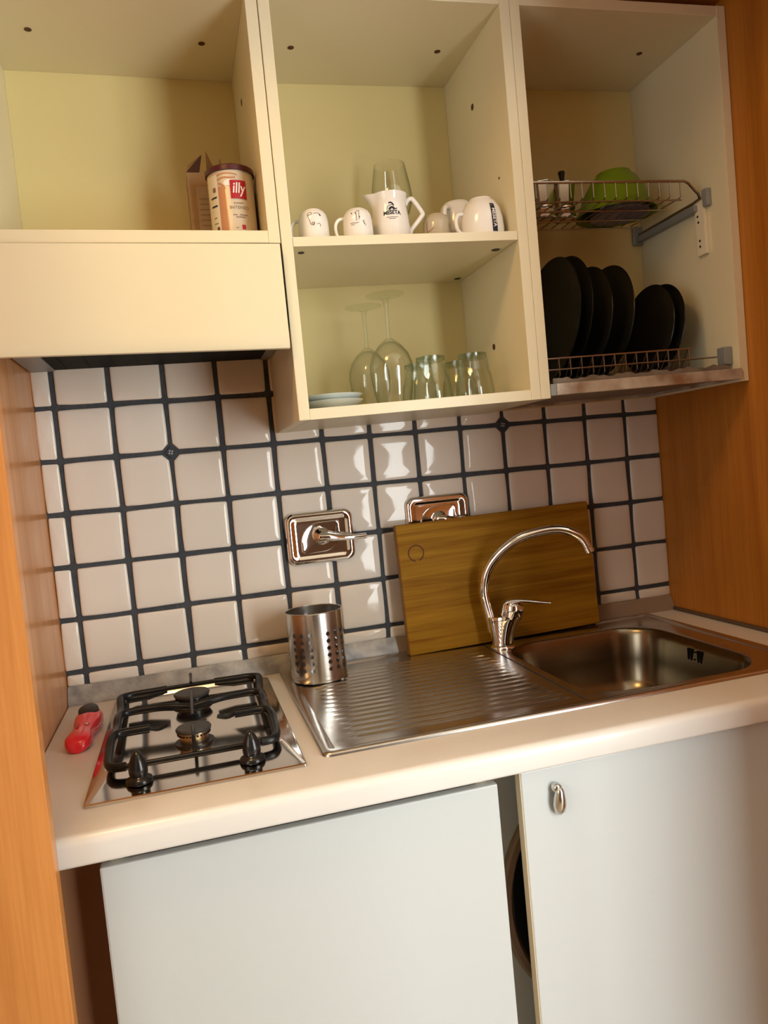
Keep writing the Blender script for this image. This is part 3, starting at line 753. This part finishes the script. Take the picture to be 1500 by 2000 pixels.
def rprof(prof):
    def f(h):
        P = sorted((h_, r) for r, h_ in prof)
        if h <= P[0][0]: return P[0][1]
        for (h0, r0), (h1, r1) in zip(P, P[1:]):
            if h <= h1: return r0+(r1-r0)*(h-h0)/max(h1-h0, 1e-6)
        return P[-1][1]
    return f
esp = [(.0280, 0), (.0284, .02), (.0278, .040), (.0262, .051), (.0225, .0585), (.0170, .0610), (.0165, .0625)]
esh = [(.026, .048), (.036, .046), (.0425, .036), (.042, .020), (.036, .010), (.0275, .007)]
def doodle(t, lines, ang, z0, m, prof, w=.0009):
    f = rprof(prof); bm = bmesh.new()
    for L in lines: strip(bm, smooth_path([(x, y, 0) for x, y in L], 3) and [(p.x, p.y) for p in smooth_path([(x, y, 0) for x, y in L], 3)], w)
    wrap(bm, .028, ang, z0, lambda h: f(h)+.0004); return obj('line_drawing', bm, m, t)
c1 = cup('espresso_cup', .5225, -.272, esp, 'small white cup with a face drawing, leftmost on the shelf', 'cup', 'small upturned cups', esh, PI-.35)
a = face_ang(.5225, -.272)
doodle(c1, [[(-.010, .006), (-.009, .011), (-.004, .013), (-.001, .010), (-.006, .008), (-.010, .006)], [(-.009, .005), (-.006, -.003), (-.004, -.010), (.001, -.011), (.003, -.006)], [(.002, .010), (.008, .011), (.013, .010), (.016, .006)], [(-.003, -.008), (0, -.006), (.002, -.008), (0, -.010), (-.003, -.008)], [(.007, -.010), (.010, -.008), (.013, -.010), (.012, -.014)]], a, .040, 'ink_brown', esp)
doodle(c1, [[(.013, .009), (.015, .006)]], a, .040, 'ink', esp, .0022)
c2 = cup('espresso_cup', .6075, -.272, esp, 'small white cup with building drawings, next to the jug', 'cup', 'small upturned cups', esh, PI-.1)
a = face_ang(.6075, -.272)
doodle(c2, [[(-.002, .010), (.001, .013), (.006, .013)], [(-.0015, .009), (-.001, -.006)], [(.004, .012), (.004, -.004)], [(-.014, -.010), (-.008, -.009), (-.003, -.010), (.003, -.009)], [(-.012, -.013), (-.005, -.012)], [(.010, -.006), (.014, -.011)], [(.013, -.004), (.012, -.010), (.016, -.014)]], a, .041, 'ink_brown', esp)
doodle(c2, [[(-.0115, .009), (-.0095, .009)], [(-.0035, .009), (-.002, .009)], [(.0035, .001), (.0055, .001)]], a, .041, 'ink', esp, .0026)
c3 = cup('espresso_cup', .7000, -.168, esp, 'small cup with a black band, hidden behind the white jug', 'cup', 'small upturned cups', esh, .9)
bm = bmesh.new(); flat_rect(bm, -.006, .006, -.024, .022, 3); a = face_ang(.70, -.168); f = rprof(esp); wrap(bm, .028, a-1.15, .03, lambda h: f(h)+.0005); obj('band', bm, 'ink', c3)
mat('cup_shadow', (.50, .42, .30), .15, coat=.3)  # white cup glaze with the shade mixed into its colour
c4 = cup('espresso_cup', .7790, -.235, esp, 'small white cup coloured as in shade, with a red line, right of the white jug', 'cup', 'small upturned cups', esh, .9, 'cup_shadow')
doodle(c4, [[(-.020, .010), (-.0205, -.004), (-.019, -.015)], [(-.018, -.011), (-.011, -.008), (-.004, -.004)]], face_ang(.779, -.235), .036, 'ink_red', esp, .0011)
mug = [(.0385, 0), (.039, .05), (.0375, .082), (.034, .096), (.028, .102), (.026, .104)]
m1 = cup('mug', .8480, -.180, mug, 'tall plain cream mug turned upside down behind the banded cup', 'mug', None, [(.037, .088), (.052, .084), (.060, .066), (.059, .040), (.050, .022), (.0385, .018)], face_ang(.848, -.18)-.45, hr=.0046)
cap = [(.0425, 0), (.0428, .018), (.0415, .038), (.0375, .056), (.0300, .070), (.0235, .0745), (.0225, .0775)]
k1 = cup('cappuccino_cup', .8600, -.274, cap, 'wide white cup with a black lettered band, right end of the shelf', 'cup', None, [(.039, .050), (.049, .049), (.0545, .038), (.053, .022), (.046, .013), (.0425, .014)], face_ang(.86, -.274)-1.15, hr=.0038)
f = rprof(cap); a = face_ang(.86, -.274)+.62
bm = bmesh.new()
for i in range(8): 
    y0_, y1_ = -.030+.0555*i/8, -.030+.0555*(i+1)/8
    for xx in (-.0055, 0): bm.faces.new([bm.verts.new(c) for c in ((xx, y0_, 0), (xx+.0055, y0_, 0), (xx+.0055, y1_, 0), (xx, y1_, 0))])
wrap(bm, .0425, a, .034, lambda h: f(h)+.0005); bn = obj('band', bm, 'ink', k1)
bm = text_bm('MESETA', .0105, bold=.0002); bmesh.ops.subdivide_edges(bm, edges=bm.edges[:], cuts=1)
for v in bm.verts: v.co = Vector((v.co.y, -v.co.x, 0))
wrap(bm, .0425, a, .031, lambda h: f(h)+.0010); obj('lettering', bm, 'logo_white', bn)

# milk jug
jx, jy = .6825, -.242
jg = thing('milk_jug', (jx, jy, shz(jx)+.0003), 'white ceramic milk jug with dark printed emblem', 'jug')
jp = [(.030, 0), (.0352, .002), (.0365, .012), (.0368, .035), (.0352, .058), (.0330, .074), (.0330, .086), (.0352, .0965), (.0358, .0985)]
bm = bmesh.new(); inn = [(r-.003, h) for r, h in jp[::-1]][:-2]+[(.030, .005), (0, .005)]
lathe(bm, [(0, 0)]+jp+[(.0343, .0995)]+inn, 48)
for v in bm.verts:
    if v.co.z > .066:
        a = math.atan2(v.co.y, v.co.x); d = abs((a-PI+.12+PI) % (2*PI)-PI); w = max(0, 1-d/.62); w = w*w*(3-2*w)
        kf = ((v.co.z-.066)/.033)**1.4; r = math.hypot(v.co.x, v.co.y); v.co.x += math.cos(a)*.0155*w*kf; v.co.y += math.sin(a)*.0155*w*kf; v.co.z += .0015*w*kf
obj('body', bm, 'white_ceramic', jg, 50)
bm = bmesh.new(); ha = -.12
pts = [(.031, .080), (.036, .089), (.043, .0925), (.049, .089), (.0635, .066), (.0638, .060), (.052, .046), (.040, .033), (.0355, .021)]
tube(bm, smooth_path([(r*math.cos(ha), r*math.sin(ha), h) for r, h in pts], 3), .0045, 12); obj('handle', bm, 'white_ceramic', jg, True)
f = rprof(jp); a = face_ang(jx, jy)+.12
bm = text_bm('MESETA', .0105, bold=.00035, xscale=.92)
for v in bm.verts: v.co.y += -.0015*(abs(v.co.x)/.018)**2+.0012
wrap(bm, .0355, a, .0555, lambda h: f(h)+.0005); em = obj('emblem', bm, 'ink', jg)
bm = bmesh.new()
for L, w in (([(-.0055, .020), (-.001, .0205), (.0025, .018), (.0045, .014)], .0026), ([(-.0095, .006), (-.0085, .012), (-.004, .0155), (.0015, .016)], .0009), ([(-.005, .0065), (-.002, .0105), (.003, .0105), (.005, .0065)], .0042), ([(.006, .0085), (.0085, .008), (.0105, .0095)], .0018)):
    strip(bm, [(p.x, p.y) for p in smooth_path([(x, y, 0) for x, y in L], 4)], w)
wrap(bm, .0355, a, .0555, lambda h: f(h)+.0006); obj('bird_mark', bm, 'ink', em)
bm = bmesh.new()
for y, w in ((-.0075, .0115), (-.0105, .0065)): strip(bm, [(-w+2*w*i/6, y) for i in range(7)], .0010)
wrap(bm, .0355, a, .0555, lambda h: f(h)+.0005); obj('small_print', bm, 'print_grey', em)

# glasses
def wine_profile():
    o = [(.0395, 0), (.0395, .0012), (.030, .0028), (.012, .0055), (.0052, .011), (.0038, .03), (.0036, .075), (.0045, .086), (.012, .091), (.024, .101), (.036, .117), (.0425, .136), (.0440, .150), (.0420, .172), (.0375, .198), (.0335, .220)]
    i = [(.0325, .220), (.0365, .198), (.0410, .172), (.0430, .150), (.0415, .136), (.035, .118), (.023, .103), (.010, .094), (0, .093)]
    return [(0, 0)]+o+i
def wine_glass(x, y, up, label, group):
    z0 = shz(x)+.0005 if up else H-.068+zr(x)+.0005
    t = thing('wine_glass', (x, y, z0), label, 'wine glass', group)
    P_w = wine_profile()
    if not up: P_w = [(r, .2205-h) for r, h in P_w]
    foot = [q for q in P_w if (q[1] < .0056 if up else q[1] > .2149)]
    bm = bmesh.new(); lathe(bm, P_w[:5], 40); obj('foot', bm, 'glass_foot', t, 60)
    bm = bmesh.new(); lathe(bm, P_w[4:9], 16); obj('stem', bm, 'glass', t, 60)
    bm = bmesh.new(); lathe(bm, P_w[8:], 48); obj('bowl', bm, 'glass_fine', t, 60)
    return t
wine_glass(.7380, -.088, True, 'clear wine glass standing upright behind the white jug', 'clear wine glasses')
wine_glass(.6630, -.220, False, 'front upturned wine glass with its foot in the air', 'clear wine glasses')
wine_glass(.6430, -.118, False, 'rear upturned wine glass, left of the front one', 'clear wine glasses')
def tumbler(x, y, label):
    z0 = H-.068+zr(x)+.0005
    t = thing('tumbler', (x, y, z0), label, 'tumbler', 'upturned tumblers')
    bm = bmesh.new(); hh = .0855
    o = [(.0395, 0), (.0385, .012), (.0362, .034), (.0345, .044), (.0318, .050), (.0302, .064), (.0285, .0785), (.0283, hh), (.0268, hh+.0008)]
    i = [(.0245, .0745), (.0275, .062), (.0300, .050), (.0330, .042), (.0345, .034), (.0368, .012), (.0377, 0)]
    lathe(bm, [(0, hh-.002), (.024, hh-.002)]+[(.0268, hh+.0008)]+o[::-1][1:], 40); lathe(bm, [(0, .0765)]+i, 40)
    for v in bm.verts:
        if .046 < v.co.z < .080:
            a = math.atan2(v.co.y, v.co.x); k = .00075*math.cos(10*a); r = math.hypot(v.co.x, v.co.y)
            if r > .01: v.co.x *= 1+k/r; v.co.y *= 1+k/r
    obj('wall', bm, 'glass', t, 50)
    bm = bmesh.new(); lathe(bm, [(0, hh-.008), (.0270, hh-.008), (.0279, hh-.0045), (.0279, hh-.0005), (.0255, hh+.0002), (0, hh-.0015)], 40); obj('thick_base', bm, 'glass_green', t, 40)
tumbler(.7310, -.262, 'upturned glass tumbler, front left of the four')
tumbler(.8200, -.262, 'upturned glass tumbler, front right of the four')
tumbler(.7360, -.165, 'upturned glass tumbler behind the front left one')
tumbler(.8260, -.165, 'upturned glass tumbler behind the front right one')
for k in range(2):
    s = thing('saucer', (.5350, -.222, H-.068+zr(.535)+.0004+.0110*k), ['pale blue saucer at the bottom of the pair', 'pale blue saucer on top of the pair'][k], 'saucer', 'stacked pale saucers')
    bm = bmesh.new(); pr = [(0, .002), (.030, .002), (.032, 0), (.034, .002), (.050, .0095), (.0605, .0165), (.0618, .0180), (.0600, .0187), (.048, .0125), (.032, .0060), (0, .0055)]
    lathe(bm, pr, 56); obj('dish', bm, 'blue_ceramic', s, 50)

# coffee can and cartons in the left cabinet
lz = lambda x: H+.249+zl(x)
ccx, ccy = .3810, -.232
cn = thing('coffee_can', (ccx, ccy, lz(ccx)+.0003), 'cream coffee can with a red square logo and dark lid', 'can')
bm = bmesh.new(); CR = .0418
lathe(bm, [(0, 0), (CR-.0005, 0), (CR+.0006, .0015), (CR, .004), (CR, .128), (CR-.0012, .131), (0, .131)], 56); body = obj('body', bm, 'can_cream', cn, 40)
bm = bmesh.new(); lathe(bm, [(CR+.0002, .126), (CR+.0030, .1265), (CR+.0030, .1345), (CR+.0010, .1365), (CR-.003, .1358), (CR-.004, .1335), (0, .1335)], 56); obj('lid', bm, 'can_lid', cn, 40)
a = face_ang(ccx, ccy)
def deco(name, x0, x1, y0, y1, m, off=.0004, par=None):
    bm = bmesh.new(); flat_rect(bm, x0, x1, y0, y1, 8); wrap(bm, CR, a, 0, lambda h: CR+off); return obj(name, bm, m, par or cn)
lp = deco('label_panel', -.052, -.0245, .006, .120, 'can_white')
deco('copper_stripe', -.0245, -.0105, .004, .098, 'can_copper')
deco('edge_line', -.0105, -.0085, .004, .104, 'brass')
for y in (.079, .064): deco('label_bar', -.043, -.028, y, y+.003, 'ink', .0008, lp)
deco('label_bar', -.036, -.029, .090, .098, 'print_grey', .0008, lp); deco('label_bar', -.034, -.028, .020, .028, 'ink_brown', .0008, lp)
deco('label_bar', -.040, -.030, .034, .0355, 'print_grey', .0008, lp); deco('label_bar', -.040, -.032, .044, .0455, 'print_grey', .0008, lp)
# embossed cup-and-steam swirl in copper near the top
bm = bmesh.new()
for L, w in (([(-.024, .118), (-.010, .1205), (.006, .119), (.013, .117)], .0024), ([(-.024, .110), (-.012, .113), (0, .112), (.010, .1125)], .0030), ([(-.022, .104), (-.016, .101), (-.012, .097), (-.010, .092)], .0035)):
    strip(bm, [(p.x, p.y) for p in smooth_path([(x, y, 0) for x, y in L], 4)], w)
wrap(bm, CR, a, 0, lambda h: CR+.0006); obj('swirl', bm, 'can_copper', cn)
bm = bmesh.new(); n = 24; pc = (-.003, .1035)
pts = [(pc[0]+.0095*math.cos(2*PI*k/n), pc[1]+.0055*math.sin(2*PI*k/n)+.0015*math.cos(2*PI*k/n)) for k in range(n)]
bm.faces.new([bm.verts.new((x, y, 0)) for x, y in pts]); wrap(bm, CR, a, 0, lambda h: CR+.0007); obj('cup_picture', bm, 'logo_white', cn)
sq = deco('logo_square', -.0010, .0285, .0745, .1075, 'logo_red', .0010)
bm = text_bm('illy', .0265, shear=.18, xscale=.80, bold=.0003); bmesh.ops.subdivide_edges(bm, edges=bm.edges[:], cuts=1)
for v in bm.verts: v.co.x += .0135
wrap(bm, CR, a, .0925, lambda h: CR+.0015); obj('lettering', bm, 'logo_white', sq)
bm = text_bm('INTENSO', .0078, xscale=1.12); bmesh.ops.subdivide_edges(bm, edges=bm.edges[:], cuts=1)
for v in bm.verts: v.co.x += .013
wrap(bm, CR, a, .0585, lambda h: CR+.0006); obj('lettering', bm, 'print_grey', cn)
bm = bmesh.new()
for y, xa_, xb_ in ((.0665, .003, .022), (.0455, 0, .009), (.0455, .012, .028), (.0415, .005, .024)):
    for i in range(int((xb_-xa_)/.0026)): flat_rect(bm, xa_+.0026*i, xa_+.0026*i+.0017, y-.0011, y+.0011, 1)
wrap(bm, CR, a, 0, lambda h: CR+.0005); obj('small_print', bm, 'print_grey', cn)
deco('heart_mark', .014, .021, .020, .028, 'logo_red'); deco('label_bar', .003, .008, .022, .0232, 'print_grey')
# opened brown carton behind the can
ct = thing('carton', (.342, -.150, lz(.342)+.0003), 'torn open brown paper carton left of the coffee can', 'carton')
bm = bmesh.new(); rings = [[(x, y, zz) for x, y in ((-.036, -.034), (.030, -.034), (.030, .030), (-.036, .030))] for zz in (0, .155)]
loft(bm, rings, True); o = obj('box', bm, 'paper_brown', ct)
md = o.modifiers.new('thickness', 'SOLIDIFY'); md.thickness = .001
bm = bmesh.new(); quad_box(bm, -.022, .026, -.0352, -.0345, .012, .128, .0003); obj('label', bm, 'paper_label', ct)
lb = bmesh.new()
for i in range(9): quad_box(lb, -.017, .018-.004*(i % 3), -.0356, -.0353, .024+.010*i, .0262+.010*i)
obj('label_lines', lb, 'print_grey', ct)
def flap(pts, m='paper_brown', name='flap'):
    bm = bmesh.new(); vs = [bm.verts.new(p) for p in pts]; bm.faces.new(vs); o = obj(name, bm, m, ct)
    md = o.modifiers.new('thickness', 'SOLIDIFY'); md.thickness = .0009; return o
flap([(-.036, -.034, .155), (-.012, -.034, .155), (-.004, -.022, .192), (-.012, -.020, .186)], 'pack_dark'); flap([(-.036, -.034, .155), (-.036, .030, .155), (-.030, .010, .186), (-.006, -.018, .194)])
flap([(.004, .004, .155), (.028, .002, .155), (.006, .004, .212)], 'paper_brown'); flap([(.030, -.034, .155), (.030, .030, .155), (.034, .024, .205), (.033, -.004, .188)])
# pinkish box and dark packet behind the can
pb = thing('small_box', (.4085, -.108, lz(.4085)+.0003), 'dull pink cardboard box peeking over the coffee can', 'box')
bm = bmesh.new(); quad_box(bm, -.026, .0185, -.028, .040, 0, .168, .002); obj('box', bm, 'paper_pink', pb)
bm = bmesh.new(); f_ = [bm.verts.new(p) for p in ((-.006, .0, .168), (.004, .0, .168), (-.004, .002, .196))]; bm.faces.new(f_)
o = obj('torn_flap', bm, 'paper_brown', pb); o.modifiers.new('thickness', 'SOLIDIFY').thickness = .001
dp = thing('coffee_packet', (.4150, -.166, lz(.415)+.0003), 'dark brown packet squeezed in right of the coffee can', 'packet')
bm = bmesh.new(); rings = []
for zz, w, d in ((0, .0115, .020), (.01, .0125, .022), (.06, .0125, .022), (.10, .011, .018), (.118, .010, .004), (.126, .010, .002)):
    rings.append([(x, y, zz) for x, y, _ in rrect(-w, w, -d, d, min(w, d)*.4, 0, 3)])
loft(bm, rings, True, True); obj('pouch', bm, 'pack_dark', dp, 40)

# ================================================================== RIGHT CABINET: upper rack
r1 = thing('dish_rack', (1.17, -.16, H+.325), 'upper wire dish rack carrying the coffee pots and green bowl', 'dish rack', 'wire dish racks')
z = .325; zz_ = lambda x: H+z+zr(x)-.010
def wire(par, pts, r, name='wire', m='wire_steel', sub=1):
    bm = bmesh.new(); tube(bm, smooth_path(pts, sub) if sub > 1 else pts, r, 8); return obj(name, bm, m, par, True, True)
for y in (-.256, -.197, -.1335, -.0764): wire(r1, [(.952, y, zz_(.952)), (1.335, y, zz_(1.335))], .0019, 'cross_rod')
for i in range(15):
    x = .963+.0262*i
    wire(r1, [(x, -.262, zz_(x)+.0365), (x, -.262, zz_(x)+.006), (x, -.257, zz_(x)+.0035), (x, -.20, zz_(x)+.0035), (x, -.074, zz_(x)+.0035)], .0014)
wire(r1, [(.951, -.255, zz_(.95)+.004), (.966, -.262, zz_(.97)+.0365), (.972, -.262, zz_(.972)+.0378), (1.340, -.262, zz_(1.34)+.0378), (1.350, -.262, zz_(1.35)+.034), (1.374, -.262, zz_(1.374)+.010), (1.380, -.258, zz_(1.38)+.002), (1.382, -.235, zz_(1.38)), (1.382, -.02, zz_(1.38)-.002)], .0030, 'top_bar')
panel('slide_rail', r1, (1.375, 1.3925, -.244, -.022, .307, .321), 'grey_bracket', None, .002)
panel('end_clip', r1, (1.366, 1.3925, -.030, -.021, .300, .345), 'grey_bracket', None, .003)
panel('end_clip', r1, (1.380, 1.3925, -.280, -.264, .309, .346), 'grey_bracket', None, .003)
pl = panel('mount_plate', r1, (1.3835, 1.3925, -.263, -.234, .212, .3275), 'cream_plastic', None, .0015)
for y, zz in ((-.243, .296), (-.2445, .283), (-.2455, .243), (-.2455, .231)): hole(pl, (1.3835, y, H+zz), (-1, 0, 0), 'dark_plastic', .0026)

def moka(x, y, label, knob=True):
    t = thing('moka_pot', (x, y, zz_(x)+.0052), label, 'coffee pot', 'small coffee pots')
    bm = bmesh.new(); lathe(bm, [(0, 0), (.0250, 0), (.0262, .003), (.0240, .014), (.0215, .022)], 8); obj('boiler', bm, 'moka', t)
    bm = bmesh.new(); lathe(bm, [(.0215, .0215), (.0240, .0235), (.0240, .0265), (.0205, .028)], 24); obj('collar', bm, 'moka', t, 40)
    bm = bmesh.new(); lathe(bm, [(.0200, .0275), (.0225, .036), (.0280, .076), (.0270, .077), (0, .0765)], 8); bd_ = obj('jug', bm, 'moka', t)
    bm = bmesh.new(); lathe(bm, [(.0285, .0772), (.0285, .0790), (.018, .0835), (.006, .086), (0, .086)], 8); ld = obj('lid', bm, 'moka', t)
    if knob:
        bm = bmesh.new(); lathe(bm, [(0, .085), (.0048, .086), (.0060, .094), (.0082, .106), (.0070, .108), (0, .1085)], 20); obj('lid_knob', bm, 'black_plastic', ld, 40)
    bm = bmesh.new(); tube(bm, smooth_path([(.004, .026, .074), (.006, .046, .076), (.007, .050, .060), (.007, .048, .036)], 4), .0045, 8, flat=.6); obj('handle', bm, 'black_plastic', t, True)
    return t
moka(1.1290, -.124, 'small shiny coffee pot with black lid knob beside the green bowl')
moka(1.0750, -.130, 'small shiny coffee pot at the left end of the upper rack', False)
gx, gy = 1.2430, -.150
gb = thing('plastic_bowl', (gx, gy, zz_(gx)+.0052), 'green plastic bowl turned upside down on the upper rack', 'bowl')
bm = bmesh.new(); lathe(bm, [(.0885, 0), (.0895, .002), (.084, .010), (.0705, .045), (.050, .078), (.040, .086), (.038, .092), (.035, .092), (.033, .086), (0, .085)], 56)
lathe(bm, [(.0885, 0), (.0865, .001), (.082, .010), (.068, .044), (.048, .076), (0, .082)], 56); obj('shell', bm, 'green_plastic', gb, 45)
vb = thing('plastic_bowl', (gx+.012, gy+.004, zz_(gx)+.0052), 'grey violet plastic bowl nested inside the green one', 'bowl')
bm = bmesh.new(); lathe(bm, [(.0660, 0), (.0665, .002), (.060, .014), (.048, .034), (.034, .040), (0, .040)], 48)
lathe(bm, [(.0660, 0), (.0640, .001), (.058, .013), (.046, .031), (0, .037)], 48); obj('shell', bm, 'violet_plastic', vb, 45)

# ================================================================== RIGHT CABINET: plate rack and plates
r2 = thing('dish_rack', (1.17, -.18, H-.035), 'lower wire plate rack holding the black plates', 'dish rack', 'wire dish racks')
q = lambda x: H+zr(x)-.010
for y, zz, xe in ((-.285, .004, 1.312), (-.287, -.019, 1.372), (-.17, -.0365, 1.372), (-.075, -.019, 1.372), (-.075, .010, 1.312)):
    wire(r2, [(.958, y, q(.958)+zz), (xe, y, q(xe)+zz)], .0018, 'cross_rod')
for i in range(14):
    x = .972+.0256*i
    wire(r2, [(x, -.285, q(x)+.003), (x, -.285, q(x)-.030), (x, -.279, q(x)-.0345), (x, -.083, q(x)-.0345), (x, -.077, q(x)-.030), (x, -.0765, q(x)+.010)], .0014)
    wire(r2, [(x+.001, -.283, q(x)+.003), (x+.009, -.255, q(x)-.018), (x+.012, -.235, q(x)-.0345)], .0013, 'divider')
panel('end_bracket', r2, (1.3725, 1.3925, -.312, -.287, -.036, .002), 'grey_bracket', None, .003)
panel('end_bracket', r2, (1.3725, 1.3925, -.095, -.065, -.046, .008), 'grey_bracket', None, .003)
panel('end_bracket', r2, (.9505, .9580, -.300, -.060, -.050, -.010), 'grey_bracket', None, .001)
def plate(x, r, tilt, label, y=-.172):
    t = thing('plate', (x, y, H+zr(x)-.0425), label, 'plate', 'black plates in the rack')
    bm = bmesh.new(); th = .0032
    pr = [(0, 0), (r*.55, 0), (r*.58, -.0018), (r*.61, 0), (r*.80, .005), (r*.97, .0115), (r, .0135), (r*.985, .0150), (r*.80, .0088), (r*.60, .0038), (0, .0034)]
    A = Matrix.Rotation(-PI/2, 3, 'Y')
    lathe(bm, pr, 72, (0, 0, r), A); obj('disc', bm, 'black_ceramic', t, 50)
    t.rotation_euler = (0, math.radians(tilt), 0); return t
for x, r, tl, lb in ((1.043, .1330, 7, 'large black plate, first from the left in the rack'), (1.0705, .1335, 7, 'large black plate, second from the left in the rack'),
                     (1.1210, .1215, 8, 'black plate, third from the left in the rack'), (1.1720, .1220, 8, 'black plate, fourth from the left in the rack'),
                     (1.2860, .0990, 8, 'small black plate, first of the two on the right'), (1.3130, .0990, 8, 'small black plate, last on the right in the rack')):
    plate(x, r, tl, lb)

# ================================================================== ROOM LAMP
lt = thing('ceiling_lamp', (LAMP[0], LAMP[1], LAMP[2]), 'round warm ceiling lamp of the room, behind the camera', 'lamp')
bm = bmesh.new(); lathe(bm, [(0, -.02), (.08, -.015), (.15, .02), (.17, .06), (.16, .075), (0, .075)], 40); obj('shade', bm, 'lamp_shade', lt, 40)
bm = bmesh.new(); lathe(bm, [(0, .075), (.012, .075), (.012, .19), (.05, .20), (.05, .2295), (0, .2295)], 20); obj('rod', bm, 'window_white', lt, 40)
l = bpy.data.lights.new('lamp_light', 'AREA'); l.shape = 'DISK'; l.size = .30; l.energy = LAMP_W; l.color = LAMP_C
o = bpy.data.objects.new('lamp_light', l); COL.objects.link(o); o.parent = lt; o.location = (0, 0, -.035)
